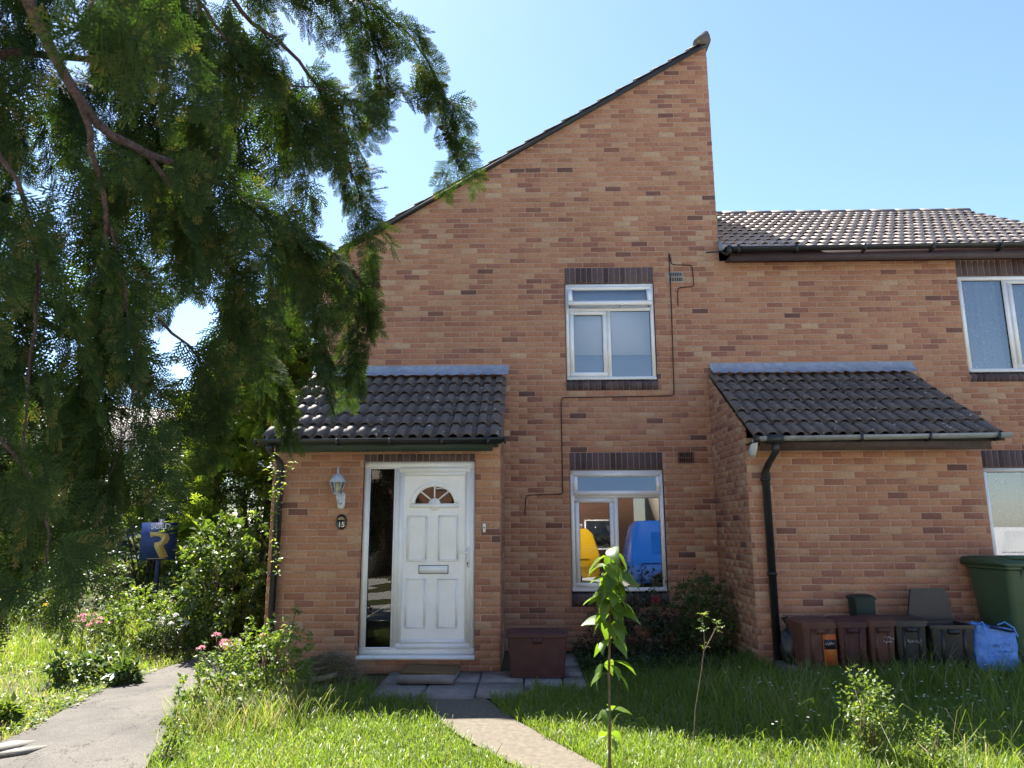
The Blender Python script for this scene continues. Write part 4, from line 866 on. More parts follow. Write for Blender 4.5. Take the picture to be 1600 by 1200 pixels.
def instancer_group(protos, name):
    ng = bpy.data.node_groups.new(name, 'GeometryNodeTree')
    ng.interface.new_socket('Geometry', in_out='INPUT', socket_type='NodeSocketGeometry'); ng.interface.new_socket('Geometry', in_out='OUTPUT', socket_type='NodeSocketGeometry')
    N = ng.nodes; i = N.new('NodeGroupInput'); o = N.new('NodeGroupOutput'); ip = N.new('GeometryNodeInstanceOnPoints'); jn = N.new('GeometryNodeJoinGeometry')
    for p in reversed(protos):
        oi = N.new('GeometryNodeObjectInfo'); oi.inputs['Object'].default_value = p; oi.inputs['As Instance'].default_value = True; ng.links.new(oi.outputs['Geometry'], jn.inputs[0])
    def attr(nm, ty):
        a = N.new('GeometryNodeInputNamedAttribute'); a.data_type = ty; a.inputs['Name'].default_value = nm; return a.outputs['Attribute']
    ng.links.new(i.outputs[0], ip.inputs['Points']); ng.links.new(jn.outputs[0], ip.inputs['Instance']); ip.inputs['Pick Instance'].default_value = True
    ng.links.new(attr('idx', 'INT'), ip.inputs['Instance Index']); er = N.new('FunctionNodeEulerToRotation'); ng.links.new(attr('rot', 'FLOAT_VECTOR'), er.inputs[0]); ng.links.new(er.outputs[0], ip.inputs['Rotation'])
    ng.links.new(attr('scl', 'FLOAT'), ip.inputs['Scale']); ng.links.new(ip.outputs[0], o.inputs[0]); return ng
NG = instancer_group(FRONDS, 'sprays'); NG2 = instancer_group([frond(s, mt='conifer_pale') for s in (6, 7, 8, 9, 10)], 'pale_sprays')
def frond_cloud(name, parent, pos, d, scl, rg, flat=None, group=None):
    N = len(pos); d = unit(d); up = unit((flat if flat is not None else np.array([0, 0, 1.0]))+rg.normal(0, 0.45, (N, 3)))
    y = unit(np.cross(up, d)); z = np.cross(d, y); eul = np.array([Matrix(((d[i][0], y[i][0], z[i][0]), (d[i][1], y[i][1], z[i][1]), (d[i][2], y[i][2], z[i][2]))).to_euler()[:] for i in range(N)])
    me = bpy.data.meshes.new(name); me.vertices.add(N); me.vertices.foreach_set('co', pos.astype(np.float32).ravel())
    for nm, ty, dat in (('rot', 'FLOAT_VECTOR', eul), ('scl', 'FLOAT', scl), ('idx', 'INT', rg.integers(0, len(FRONDS), N))):
        a = me.attributes.new(nm, ty, 'POINT'); a.data.foreach_set('vector' if ty == 'FLOAT_VECTOR' else 'value', np.asarray(dat, np.int32 if ty == 'INT' else np.float32).ravel())
    me.materials.append(M['conifer'])
    o = bpy.data.objects.new(name, me); link(o, parent); md = o.modifiers.new('sprays', 'NODES'); md.node_group = group or NG; return tag(o, kind='stuff')

BR = [
 [(-1.29, -8.06, 2.96), (-1.32, -7.89, 2.83), (-1.3, -7.76, 2.76), (-1.28, -7.63, 2.68), (-1.22, -7.47, 2.69), (-1.13, -7.21, 2.75), (-1.0, -6.96, 2.72), (-0.88, -6.68, 2.69), (-0.76, -6.46, 2.64), (-0.77, -6.35, 2.46), (-0.81, -6.31, 2.25)],
 [(-1.0, -6.96, 2.72), (-0.91, -6.75, 2.56), (-0.91, -6.63, 2.38), (-0.9, -6.52, 2.15)],
 [(-1.3, -7.76, 2.76), (-1.29, -7.68, 2.69), (-1.31, -7.59, 2.57), (-1.3, -7.49, 2.45), (-1.34, -7.41, 2.26), (-1.38, -7.34, 2.02), (-1.4, -7.31, 1.8), (-1.39, -7.31, 1.6)],
 [(-1.28, -7.43, 3.6), (-1.05, -7.01, 3.74), (-0.76, -6.67, 3.93), (-0.56, -6.46, 3.88), (-0.44, -6.29, 3.75), (-0.4, -6.17, 3.57), (-0.38, -6.07, 3.41)],
 [(-0.76, -6.67, 3.93), (-0.7, -6.51, 3.74), (-0.7, -6.36, 3.6), (-0.58, -6.27, 3.59), (-0.42, -6.28, 3.65)],
 [(-1.15, -7.31, 3.55), (-1.09, -7.07, 3.46), (-0.96, -6.9, 3.47), (-0.87, -6.66, 3.35), (-0.82, -6.48, 3.16), (-0.76, -6.38, 2.98), (-0.72, -6.29, 2.79), (-0.71, -6.24, 2.65)],
 [(-1.22, -7.39, 3.43), (-1.15, -7.15, 3.35), (-1.02, -6.93, 3.3), (-0.96, -6.78, 3.19), (-0.95, -6.67, 3.0)],
 [(-1.02, -6.93, 3.3), (-0.88, -6.8, 3.36), (-0.74, -6.67, 3.41)],
 [(-1.22, -7.47, 2.69), (-1.18, -7.21, 2.59), (-1.14, -7.02, 2.44), (-1.1, -6.83, 2.27), (-1.06, -6.72, 2.08), (-1.02, -6.64, 1.99)],
 [(-1.32, -8.01, 2.47), (-1.28, -7.91, 2.35), (-1.27, -7.83, 2.17), (-1.3, -7.78, 1.94), (-1.28, -7.79, 1.71), (-1.25, -7.82, 1.51)],
 [(-1.31, -7.49, 2.45), (-1.25, -7.43, 2.19), (-1.24, -7.37, 1.98), (-1.25, -7.36, 1.80), (-1.28, -7.40, 1.66)],
 [(-1.27, -7.98, 1.78), (-1.18, -7.9, 1.63), (-1.11, -7.91, 1.5), (-1.1, -7.91, 1.37)],
 [(-1.26, -7.23, 2.21), (-1.17, -7.05, 2.11), (-1.15, -7.0, 1.98), (-1.19, -7.04, 1.86)],
 [(-1.39, -7.31, 1.6), (-1.36, -7.35, 1.55), (-1.34, -7.37, 1.50)],
 [(-0.82, -8.48, 2.54), (-0.81, -8.42, 2.47), (-0.8, -8.41, 2.41)],
 [(-0.68, -8.36, 2.66), (-0.69, -8.3, 2.58), (-0.69, -8.27, 2.5)],
 [(-1.22, -7.29, 3.48), (-1.25, -7.01, 3.28), (-1.28, -6.85, 2.98), (-1.32, -6.75, 2.74)]]
BR_R = [0.017, 0.005, 0.010, 0.012, 0.005, 0.010, 0.008, 0.005, 0.008, 0.007, 0.006, 0.005, 0.006, 0.004, 0.003, 0.003, 0.007]
tree = empty('conifer_tree', (-3.5, -6.2, H(-3.5, -6.2))); tag(tree, 'large dark green conifer whose drooping branches hang across the left foreground', 'tree')
TB = np.array(tree.location)
b = MB(); b.tube([(0, 0, -0.1), (0.03, 0.02, 1.2), (-0.02, 0.05, 3.0), (0.0, 0.0, 6.0), (0.03, 0.0, 9.0)], [0.24, 0.19, 0.15, 0.09, 0.02], 12); b.build('trunk', 'bark', tree, True)
rg = np.random.default_rng(77)
fp, fd, fs, fn_ = [], [], [], []; cones = []
def hang(p, tan, ln, grow=0.75):
    """one drooping side shoot carrying flat sprays on both sides"""
    d = unit(tan*0.6+np.array([rg.normal(0, 0.6), rg.normal(0, 0.6), rg.normal(-0.15, 0.3)])); n_ = max(4, int(ln/0.026)); pl = unit(np.cross(d, rg.normal(0, 1, 3)))
    for k in range(n_):
        f_ = k/n_; d = unit(d+np.array([0, 0, -0.16])); p = p+d*ln/n_; side = unit(np.cross(d, pl)); sg_ = 1 if k % 2 else -1
        fp.append(p.copy()); fd.append(unit(d*0.85+side*sg_*0.6+rg.normal(0, 0.12, 3))); fs.append(grow*rg.uniform(0.6, 1.0)*(1.05-0.5*f_)); fn_.append(np.cross(d, side))
for bi, (P, r0) in enumerate(zip(BR, BR_R)):
    P = np.array(P); s_ = np.concatenate([[0], np.cumsum(np.linalg.norm(np.diff(P, axis=0), axis=1))]); Ltot = s_[-1]
    n = max(8, int(Ltot/0.06)); t = np.linspace(0, Ltot, n); Q = np.stack([np.interp(t, s_, P[:, k]) for k in range(3)], 1)
    for _ in range(3): Q[1:-1] = (Q[:-2]+2*Q[1:-1]+Q[2:])/4
    Q[1:-1] += rg.normal(0, 0.004, (n-2, 3)); b = MB(); b.tube([tuple(q-TB) for q in Q], [r0*(1-0.8*k/(n-1)) for k in range(n)], 7); b.build('branch', 'bark', tree, True)
    t0 = {0: 0.30, 2: 0.25}.get(bi, 0.04); ns = max(3, int(Ltot/(0.11 if bi in (9, 11, 13) else 0.055)))
    for k in range(ns):
        u_ = t0+(1-t0)*(k+rg.random())/ns; p = np.array([np.interp(u_*Ltot, t, Q[:, c]) for c in range(3)]); q2 = np.array([np.interp(min(u_*Ltot+0.06, Ltot), t, Q[:, c]) for c in range(3)]); q1 = np.array([np.interp(max(u_*Ltot-0.06, 0), t, Q[:, c]) for c in range(3)])
        hang(p, unit(q2-q1), rg.uniform(0.14, 0.46)*(1.1-0.5*u_)*(0.6 if bi in (14, 15) else 1.0))
        if bi in (0, 1, 3, 4, 5) and u_ > 0.4 and rg.random() < 0.3: cones.append(p)
fp, fd, fs, fn_ = np.array(fp), np.array(fd), np.array(fs), np.array(fn_)
frond_cloud('near_foliage', tree, fp-TB, fd, fs, rg, fn_*2.0)
b = MB()
for p in cones:
    for _ in range(6): q = p-TB+rg.normal(0, 0.016, 3); b.lathe([(0, -0.010), (0.009, -0.006), (0.011, 0.001), (0.006, 0.008), (0, 0.010)], tuple(q), 6)
tag(b.build('cones', 'cone', tree), kind='stuff')
# crown round the trunk
fp, fd, fs, fn_ = [], [], [], []
for k in range(620):
    z = rg.uniform(0, 1)**0.85*7.4+1.6; ang = rg.uniform(0, 2*math.pi); rm = np.interp(z, [1.5, 2.4, 3.1, 3.8, 6, 9.1], [1.05, 1.25, 1.7, 2.1, 1.5, 0.25])*(1+0.2*math.sin(3*ang+z*1.7)); r_ = rm*(0.3+0.7*rg.random()**0.6)
    hang(np.array([r_*math.cos(ang), r_*math.sin(ang), z]), np.array([math.cos(ang), math.sin(ang), 0.1]), rg.uniform(0.35, 0.75), 1.45)
frond_cloud('crown', tree, np.array(fp), np.array(fd), np.array(fs), rg, np.array(fn_)*2.0)
for k in range(26):
    a = rg.uniform(0, 6.28); z0 = rg.uniform(2.0, 6.5); r1 = np.interp(z0, [1.5, 3.1, 3.8, 6, 9.1], [1.0, 1.7, 2.0, 1.4, 0.3])
    b = MB(); b.tube([(0, 0, z0), (0.5*r1*math.cos(a), 0.5*r1*math.sin(a), z0+0.12), (r1*math.cos(a), r1*math.sin(a), z0-0.15)], [0.035, 0.022, 0.008], 6); b.build('branch', 'bark', tree, True)

# ---- trees and shrubs behind and beside the house
def conifer_bg(label, c, rad, n, seed, s=(1.6, 2.8), group=None):
    rg = np.random.default_rng(seed); o = empty('conifer_tree', (c[0], c[1], 0)); tag(o, label, 'tree', group)
    t = rg.random(n)**0.75; z = 0.3+t*(c[2]-0.3); ang = rg.uniform(0, 6.283, n); r_ = rad*np.interp(t, [0, 0.3, 0.75, 1], [0.85, 1.0, 0.62, 0.06])*(0.5+0.5*rg.random(n)**0.5)*(1+0.2*np.sin(4*ang+z*2.1))
    pos = np.stack([r_*np.cos(ang), r_*np.sin(ang), z], 1); d = np.stack([np.cos(ang), np.sin(ang), np.full(n, 0.25)], 1)+rg.normal(0, 0.5, (n, 3))
    frond_cloud('crown', o, pos, d, rg.uniform(*s, n), rg, None, NG2); b = MB(); b.tube([(0, 0, -0.1), (0, 0, c[2]*0.9)], [0.12, 0.02], 8); b.build('trunk', 'bark', o, True); return o
conifer_bg('pale green feathery conifer rising behind the left end of the porch roof', (-4.3, 2.6, 4.9), 1.25, 1500, 21)
conifer_bg('feathery conifer with a thin top seen in the sky gap left of the house', (-6.3, 5.2, 4.6), 1.3, 1000, 22)
def broad_tree(label, c, rad, ncl, per, L, mt, seed, trunk=0.12, **k):
    o = bush('broadleaf_tree', label, 'tree', c, rad, ncl, per, L, mt, seed, base=(c[0], c[1], 0), stem_r=0.02, **k)
    b = MB(); b.tube([(0, 0, -0.1), (0.05, 0, c[2]*0.5), (0, 0.05, c[2])], [trunk, trunk*0.8, trunk*0.4], 9); b.build('trunk', 'bark', o, True); return o
broad_tree('dense dark evergreen tree in shade left of the porch', (-5.0, 3.3, 2.0), (1.15, 1.2, 2.0), 520, 16, 0.085, 'leaf_dark', 31)
broad_tree('dark leafy tree behind the sold board', (-7.0, 4.2, 1.7), (1.5, 1.3, 1.8), 480, 16, 0.09, 'leaf_dark', 32)
broad_tree('sunlit green tree at the far left edge behind the meadow', (-9.3, 3.6, 1.6), (1.5, 1.3, 1.6), 420, 15, 0.09, 'leaf_mid', 33)
broad_tree('dark tree beyond the meadow at the far left', (-11.5, 7.0, 2.2), (2.4, 1.8, 2.4), 520, 14, 0.12, 'leaf_dark', 34)
bush('leafy_shrub', 'large glossy sunlit shrub beside the side path at the porch corner', 'shrub', (-3.78, 0.0, 0.72), (0.66, 0.6, 0.84), 380, 15, 0.085, 'leaf_mid', 41, 0.55, 22, mt2='leaf_bright', mix=0.35)
bush('leafy_shrub', 'sprawling yellow-green shrub left of the large glossy shrub', 'shrub', (-4.85, 0.0, 0.34), (0.6, 0.5, 0.42), 260, 14, 0.06, 'leaf_bright', 42, 0.5)
bush('leafy_shrub', 'low grey-green shrub in the middle of the meadow', 'shrub', (-6.2, 0.9, 0.5), (0.75, 0.55, 0.6), 260, 14, 0.06, 'leaf_mid', 43, 0.5)
bush('leafy_shrub', 'rounded shrub under the conifer fringe at the far left', 'shrub', (-7.6, 1.4, 0.75), (0.95, 0.7, 0.85), 300, 14, 0.075, 'leaf_mid', 44, 0.5, mt2='leaf_bright', mix=0.3)
def flower_plant(label, c, rad, seed, fmt, nh, hs, leafmt='leaf_mid', L=0.05, ncl=90, cat='flowering plant', zr=(0.6, 1.1)):
    o = bush('flowering_plant', label, cat, c, rad, ncl, 12, L, leafmt, seed, 0.35, 10); rg = np.random.default_rng(seed+5); base = np.array(o.location)
    sm = MB()
    for k in range(nh):
        p = np.array([c[0]+rg.normal(0, rad[0]*0.5), c[1]+rg.normal(0, rad[1]*0.5), c[2]+rad[2]*rg.uniform(*zr)])-base
        n = 34; dd = unit(rg.normal(0, 1, (n, 3))); dd[:, 2] = np.abs(dd[:, 2])*0.7; leaves_mesh('flower_head', fmt, p+dd*hs*0.6, dd+rg.normal(0, 0.5, (n, 3)), np.full(n, hs*0.45), np.full(n, hs*0.35), rg.random(n), rg, o)
        sm.tube([(p[0]*0.5, p[1]*0.5, 0.02), tuple(p*np.array([0.8, 0.8, 0.7])), tuple(p)], 0.003, 4)
    tag(sm.build('flower_stems', 'twig', o), kind='stuff'); return o
flower_plant('pink valerian in flower leaning over the side path', (-2.86, -2.42, 0.25), (0.26, 0.2, 0.24), 51, 'pink', 11, 0.05)
flower_plant('faded pink flowers at the foot of the low shrub in the meadow', (-5.35, -0.5, 0.2), (0.45, 0.25, 0.28), 52, 'pink', 12, 0.04)
flower_plant('white flowered plant at the foot of the large glossy shrub', (-4.3, -0.55, 0.2), (0.35, 0.2, 0.28), 53, 'white_petal', 7, 0.045, 'leaf_dark')
flower_plant('yellow ragwort in flower at the left edge', (-6.95, 0.3, 0.3), (0.45, 0.3, 0.35), 54, 'yellow', 12, 0.055, 'leaf_bright')
bush('leafy_shrub', 'untidy sunlit shrub in front of the porch corner and straw heap', 'shrub', (-2.34, -2.66, 0.28), (0.42, 0.36, 0.44), 230, 12, 0.047, 'leaf_bright', 61, 0.55, 20, inner=0.35)
bush('leafy_shrub', 'straggly low shrub spilling onto the side path', 'shrub', (-2.60, -3.15, 0.12), (0.38, 0.38, 0.36), 160, 12, 0.042, 'leaf_bright', 62, 0.55, 16, inner=0.35)
bush('leafy_shrub', 'dark shrub in shade below the ground floor window', 'shrub', (1.25, -0.62, 0.25), (0.75, 0.42, 0.50), 330, 14, 0.05, 'leaf_dark', 63, 0.4, 22, inner=0.3, mt2='leaf_purple', mix=0.3)
bush('leafy_shrub', 'green shaded shrub in the corner between window and neighbour porch', 'shrub', (2.02, -0.62, 0.40), (0.40, 0.38, 0.60), 330, 14, 0.05, 'leaf_mid', 64, 0.42, 16, inner=0.3)
o = bush('climbing_rose', 'thin dark rose with one red flower in front of the window sill', 'rose', (1.55, -0.42, 0.62), (0.22, 0.12, 0.42), 26, 8, 0.06, 'leaf_dark', 65, 0.4, 10, spread=0.2)
rg = np.random.default_rng(3); n = 40; dd = unit(rg.normal(0, 1, (n, 3))); leaves_mesh('flower_head', 'red_petal', np.array([-0.03, -0.12, 0.66])+dd*0.018, dd, np.full(n, 0.03), np.full(n, 0.028), rg.random(n), rg, o)
bush('twiggy_shrub', 'small bright twiggy shrub catching the sun in the shaded lawn', 'shrub', (2.36, -4.12, 0.20), (0.17, 0.17, 0.34), 130, 10, 0.032, 'leaf_bright', 66, 0.5, 16, inner=0.2, spread=0.2)
bush('twiggy_shrub', 'second small sunlit shrub right of the twiggy one in the long grass', 'shrub', (2.72, -4.32, 0.02), (0.26, 0.2, 0.22), 90, 9, 0.03, 'leaf_bright', 67, 0.5, 14, inner=0.2, spread=0.2)
bush('twiggy_shrub', 'small yellow-green weed bush on the lawn edge beside the side path', 'shrub', (-2.52, -4.15, 0.02), (0.12, 0.12, 0.26), 40, 9, 0.038, 'leaf_bright', 68, 0.45, 8, inner=0.2, spread=0.2)
for i, (x, y, s, lb) in enumerate([(-4.60, -2.05, 0.20, 'dark leafy weed clump on the verge, leftmost of three'), (-4.42, -1.65, 0.26, 'tall upright weed with pale top on the verge, middle of three'), (-4.05, -1.95, 0.15, 'round dark weed clump at the edge of the side path'), (-4.3, -3.3, 0.12, 'bright low weed at the path edge near the pale slabs')]):
    bush('weed_clump', lb, 'weed', (x, y, H(x, y)+s*0.55), (s*0.85, s*0.8, s*0.8), 46, 9, 0.09, 'leaf_mid' if i != 3 else 'leaf_bright', 70+i, 0.45, 6, inner=0.2, spread=0.3)

# ---- saplings and the creeper, leaf by leaf
def leaf_proto(L, W, mt, seed, sag=0.35):
    rg = np.random.default_rng(seed); mb = MB(); mb.cur = rg.random(); n = 7; rows = []
    for i in range(n):
        t = i/(n-1); hw = W/2*math.sin(math.pi*t**0.8)**0.9*(1-0.25*t) if 0 < t < 1 else 0.0006
        c = Vector((L*t*(1-0.1*sag*t), 0, -sag*L*t*t)); k = 0.25*hw+0.004*math.sin(9*t+seed)
        rows.append([(c.x, -hw, c.z+k), (c.x, 0, c.z), (c.x, hw, c.z+k)])
    mb.loft(rows, False, False); me = mb.mesh('leaf', True); me.materials.append(M[mt]); return me
def put_leaf(me, parent, p, d, scale=1.0, roll=0.0):
    o = bpy.data.objects.new('leaf', me); d = Vector(d).normalized(); q = d.to_track_quat('X', 'Z') @ Quaternion((1, 0, 0), roll)
    o.location = p; o.rotation_mode = 'QUATERNION'; o.rotation_quaternion = q; o.scale = (scale,)*3; return link(o, parent)
LP = [leaf_proto(0.165, 0.115, 'sapling_leaf', s, 0.30+0.12*s) for s in range(4)]
LS = [leaf_proto(0.045, 0.022, 'leaf_bright', 10+s, 0.25) for s in range(3)]
sap = empty('sapling', (0.52, -4.40, H(0.52, -4.4))); tag(sap, 'tall thin sapling with large bright drooping leaves in front of the window', 'sapling')
z0 = H(0.52, -4.4); stem = [(0, 0, -0.05), (0.012, 0.0, 0.3), (0.018, 0, 0.65), (0.035, 0, 1.0), (0.05, 0, 1.30), (0.056, 0, 1.46)]
b = MB(); b.tube(stem, [0.011, 0.010, 0.009, 0.007, 0.005, 0.002], 7); b.build('stem', 'twig', sap, True)
rd = random.Random(14)
for zs, n in [(0.235, 4), (0.40, 4), (0.63, 2), (0.70, 4), (0.83, 4), (0.96, 6), (1.03, 7), (1.09, 7), (1.15, 8), (1.21, 7), (1.27, 6), (1.34, 5), (1.41, 3), (1.455, 2)]:
    a0 = rd.uniform(0, 6.28)
    for k in range(n):
        a = a0+k*2*math.pi/n+rd.uniform(-0.5, 0.5); x = float(np.interp(zs, [p[2] for p in stem], [p[0] for p in stem])); dn = rd.uniform(-1.0, 0.05)
        p0 = Vector((x, 0, zs+rd.uniform(-0.02, 0.02))); dv = Vector((math.cos(a), math.sin(a), 0.25)); p1 = p0+dv*rd.uniform(0.02, 0.045)
        pb = MB(); pb.tube([p0, p1], 0.0016, 4); pb.build('leaf_stalk', 'twig', sap)
        put_leaf(rd.choice(LP), sap, p1, (math.cos(a), math.sin(a), dn), rd.uniform(0.65, 1.05)*(0.8 if zs < 0.5 else 1.0), rd.uniform(-0.5, 0.5))
sp2 = empty('sapling', (1.22, -3.72, H(1.22, -3.72))); tag(sp2, 'short leaning forked sapling with a few pale leaves at its tips', 'sapling')
b = MB(); b.tube([(0, 0, -0.03), (0.03, 0, 0.25), (0.09, 0, 0.52), (0.125, 0, 0.72), (0.115, 0, 0.93)], [0.005, 0.0045, 0.004, 0.0035, 0.002], 6); b.build('stem', 'twig', sp2, True)
b = MB(); b.tube([(0.115, 0, 0.66), (0.18, 0.01, 0.76), (0.235, 0.01, 0.86)], [0.005, 0.004, 0.002], 6); b.build('stem', 'twig', sp2, True)
for c, n, s_ in (((0.118, 0, 0.87), 16, 0.07), ((0.235, 0.01, 0.83), 14, 0.05), ((0.12, 0, 0.70), 4, 0.02)):
    for k in range(n):
        a = rd.uniform(0, 6.28); put_leaf(rd.choice(LS), sp2, (c[0]+rd.gauss(0, 0.012), c[1]+rd.gauss(0, 0.012), c[2]+rd.uniform(-s_, s_)), (math.cos(a), math.sin(a), rd.uniform(0.0, 0.8)), rd.uniform(0.7, 1.15))
vine = empty('creeper', (-2.50, -2.20, 0.0)); tag(vine, 'tall thin shoot with small bright leaves in front of the left porch downpipe', 'creeper')
def vine_stem(P, r):
    b = MB(); b.tube(P, r, 5); b.build('stem', 'twig', vine, True)
vs = [(0, 0, 0.0), (0.02, 0.0, 0.5), (0.03, -0.02, 1.0), (0.0, -0.02, 1.35), (-0.02, -0.03, 1.7), (-0.06, -0.04, 2.0), (-0.09, -0.05, 2.26)]
vs2 = [(-0.02, -0.03, 1.75), (0.04, -0.04, 1.95), (0.09, -0.05, 2.10), (0.13, -0.06, 2.20)]
vs3 = [(0.0, -0.02, 0.40), (0.10, -0.10, 0.52), (0.22, -0.12, 0.60), (0.26, -0.12, 0.72), (0.255, -0.12, 0.80)]
for P in (vs, vs2, vs3): vine_stem(P, 0.0035)
def along(P, t):
    P = np.array(P); s_ = np.concatenate([[0], np.cumsum(np.linalg.norm(np.diff(P, axis=0), axis=1))]); return [float(np.interp(t*s_[-1], s_, P[:, k])) for k in range(3)]
for P, n, t0 in ((vs, 84, 0.45), (vs2, 20, 0.1), (vs3, 40, 0.1)):
    for k in range(n):
        p = along(P, t0+(1-t0)*rd.random()); a = rd.uniform(0, 6.28); put_leaf(rd.choice(LS), vine, [p[i]+rd.gauss(0, 0.022) for i in range(3)], (math.cos(a), math.sin(a)*0.7-0.2, rd.uniform(-0.3, 0.5)), rd.uniform(0.9, 1.6), rd.uniform(-0.6, 0.6))

# ---- straw heap
hp = empty('straw_heap', (-2.0, -2.05, 0.0)); tag(hp, 'heap of dry grass and rotten wood at the left porch wall', 'debris heap')
b = MB(); lumpy(b, (0, 0.05, 0.07), 0.27, 0.22, 0.19, 9, 22, 12, 0.25); b.build('mound', 'soil', hp, True)
b = MB(); b.prism([(-0.26, 0.02), (0.16, 0.12), (0.17, 0.165), (-0.25, 0.07)], 'y', -0.30, -0.18); b.build('plank', 'plank', hp, bevel=0.006)
b = MB(); b.prism([(-0.05, -0.05), (0.10, -0.04), (0.14, 0.06), (0.0, 0.05)], 'y', -0.34, -0.12); b.build('plank', 'plank', hp, bevel=0.008)
rg = np.random.default_rng(12); n = 2200; a = rg.uniform(0, 6.28, n); rr = rg.random(n)**0.5; pos = np.stack([0.29*rr*np.cos(a)+0.03, 0.22*rr*np.sin(a), 0.03+0.24*(1-rr**2)+rg.normal(0, 0.015, n)], 1)
d = unit(np.stack([rg.normal(0.4, 1, n), rg.normal(0, 1, n), rg.normal(0, 0.35, n)], 1)); tag(leaves_mesh('straw', 'straw', pos, d, rg.uniform(0.08, 0.24, n), np.full(n, 0.005), rg.random(n), rg, hp, 0.1, 0.05), kind='stuff')

# ---- two pale slabs on the side path
for i, (pts, lb) in enumerate([([(-4.02, -3.98), (-3.80, -3.93), (-3.74, -3.72), (-3.93, -3.74)], 'pale loose paving slab on the side path, further left'), ([(-3.86, -4.12), (-3.63, -4.00), (-3.58, -3.84), (-3.76, -3.93)], 'pale loose paving slab on the side path, nearer right')]):
    b = MB(); b.prism(pts, 'z', H(-3.8, -3.9)+0.0, H(-3.8, -3.9)+0.028); tag(b.build('paving_slab', 'pale_slab', None, bevel=0.004), lb, 'slab', 'loose slabs on the side path')

# ------------------------------------------------------------------ grass
def blades(name, pos, ht, wd, lean, rg, mt='grass', tint=None):
    N = len(pos); a = rg.uniform(0, 6.283, N); s = np.stack([np.cos(a), np.sin(a), np.zeros(N)], 1); b_ = rg.uniform(0, 6.283, N); l = np.stack([np.cos(b_), np.sin(b_), np.zeros(N)], 1)*lean[:, None]*ht[:, None]
    up = np.array([0, 0, 1.0])*ht[:, None]; w_ = s*wd[:, None]*0.5
    V = np.stack([pos-w_, pos+w_, pos+up*0.45+l*0.2-w_*0.85, pos+up*0.45+l*0.2+w_*0.85, pos+up*0.80+l*0.6-w_*0.55, pos+up*0.80+l*0.6+w_*0.55, pos+up*(1-0.35*lean[:, None])+l*1.1], 1).reshape(-1, 3)
    k = np.arange(N)[:, None]*7; F = np.concatenate([k+np.array([[0, 1, 3, 2]]), k+np.array([[2, 3, 5, 4]]), k+np.array([[4, 5, 6]])], 1).ravel()
    fn = np.tile([4, 4, 3], N); t = tint if tint is not None else np.clip(rg.normal(0.45, 0.22, N), 0, 1)
    me = mesh_np(name, V, fn, F, np.repeat(t, 3)); me.materials.append(M[mt]); o = bpy.data.objects.new(name, me); return link(o)
def xin(P, y): P = np.array(sorted(P, key=lambda p: p[1])); return np.interp(y, P[:, 1], P[:, 0])
def wob(x, y): return np.sin(x*3.1+y*1.7)*0.5+np.sin(x*7.3-y*5.1+1)*0.3+np.sin(x*1.1+y*2.9+2)*0.4
rg = np.random.default_rng(99)
N = 190000; x = rg.uniform(-3.3, 5.2, N); y = rg.uniform(-5.6, -0.9, N)
limit = np.select([x < -1.46, x < 0.03, x < 0.58, x < 2.42], [-2.25, -2.68, -2.32, -1.15], -2.24)+0.05*wob(x*3, y)
keep = (y < limit) & (x > xin(ASPH_R, y)+0.05*wob(x*4, y*4)) & ~((x > xin(PATH_L, y)+0.03*wob(y*5, x)) & (x < xin(PATH_R, y)+0.03*wob(y*4, x)) & (y < -2.6))
keep &= rg.random(N) < np.clip(0.80+0.3*wob(x, y), 0.25, 1); x, y = x[keep], y[keep]; N = len(x)
tall = smooth01(0.9, 2.4, x)*0.75+0.25*smooth01(0.1, 0.7, wob(x*1.2, y*1.2)); edge = np.exp(-np.abs(y-np.select([x < -1.46, x < 0.03, x < 0.58, x < 2.42], [-2.25, -2.68, -2.32, -1.15], -2.24))/0.12)
ht = (0.055+0.05*rg.random(N))*(1+0.7*tall+0.7*edge)*np.where(rg.random(N) < 0.05, 1.7, 1)
tint = np.clip(rg.normal(0.48, 0.2, N)+0.12*wob(x*0.9, y*0.9), 0, 0.96); tint[rg.random(N) < 0.035] = 1
lawn = blades('lawn_grass', np.stack([x, y, height(x, y)-0.012], 1), ht, rg.uniform(0.004, 0.0075, N), rg.uniform(0.2, 1.0, N), rg, 'grass', tint); tag(lawn, 'lawn of uneven green grass in front of the houses', 'grass', kind='stuff')
# long seeding stalks on the right-hand lawn
N = 2600; x = rg.uniform(1.6, 5.0, N); y = rg.uniform(-4.7, -2.3, N); k = rg.random(N) < np.clip(0.35+0.5*wob(x, y), 0.05, 1); x, y = x[k], y[k]; N = len(x)
st = blades('long_grass', np.stack([x, y, height(x, y)-0.01], 1), rg.uniform(0.2, 0.46, N), rg.uniform(0.003, 0.006, N), rg.uniform(0.2, 0.9, N), rg, 'grass', np.where(rg.random(N) < 0.22, 1.0, rg.uniform(0.4, 0.9, N))); tag(st, 'long seeding grass stalks standing above the right-hand lawn', 'grass', kind='stuff')
N = 2600; x = rg.normal(-2.35, 0.33, N); y = rg.normal(-3.15, 0.32, N); k = (x > xin(ASPH_R, y)-0.04) & (y < -2.3); x, y = x[k], y[k]; N = len(x)
dg = blades('dry_grass', np.stack([x, y, height(x, y)-0.01], 1), rg.uniform(0.12, 0.34, N), rg.uniform(0.003, 0.006, N), rg.uniform(0.2, 0.9, N), rg, 'grass', np.where(rg.random(N) < 0.38, 1.0, rg.uniform(0.3, 0.85, N))); tag(dg, 'dry pale grass tuft around the foot of the shrubs by the side path', 'grass', kind='stuff')
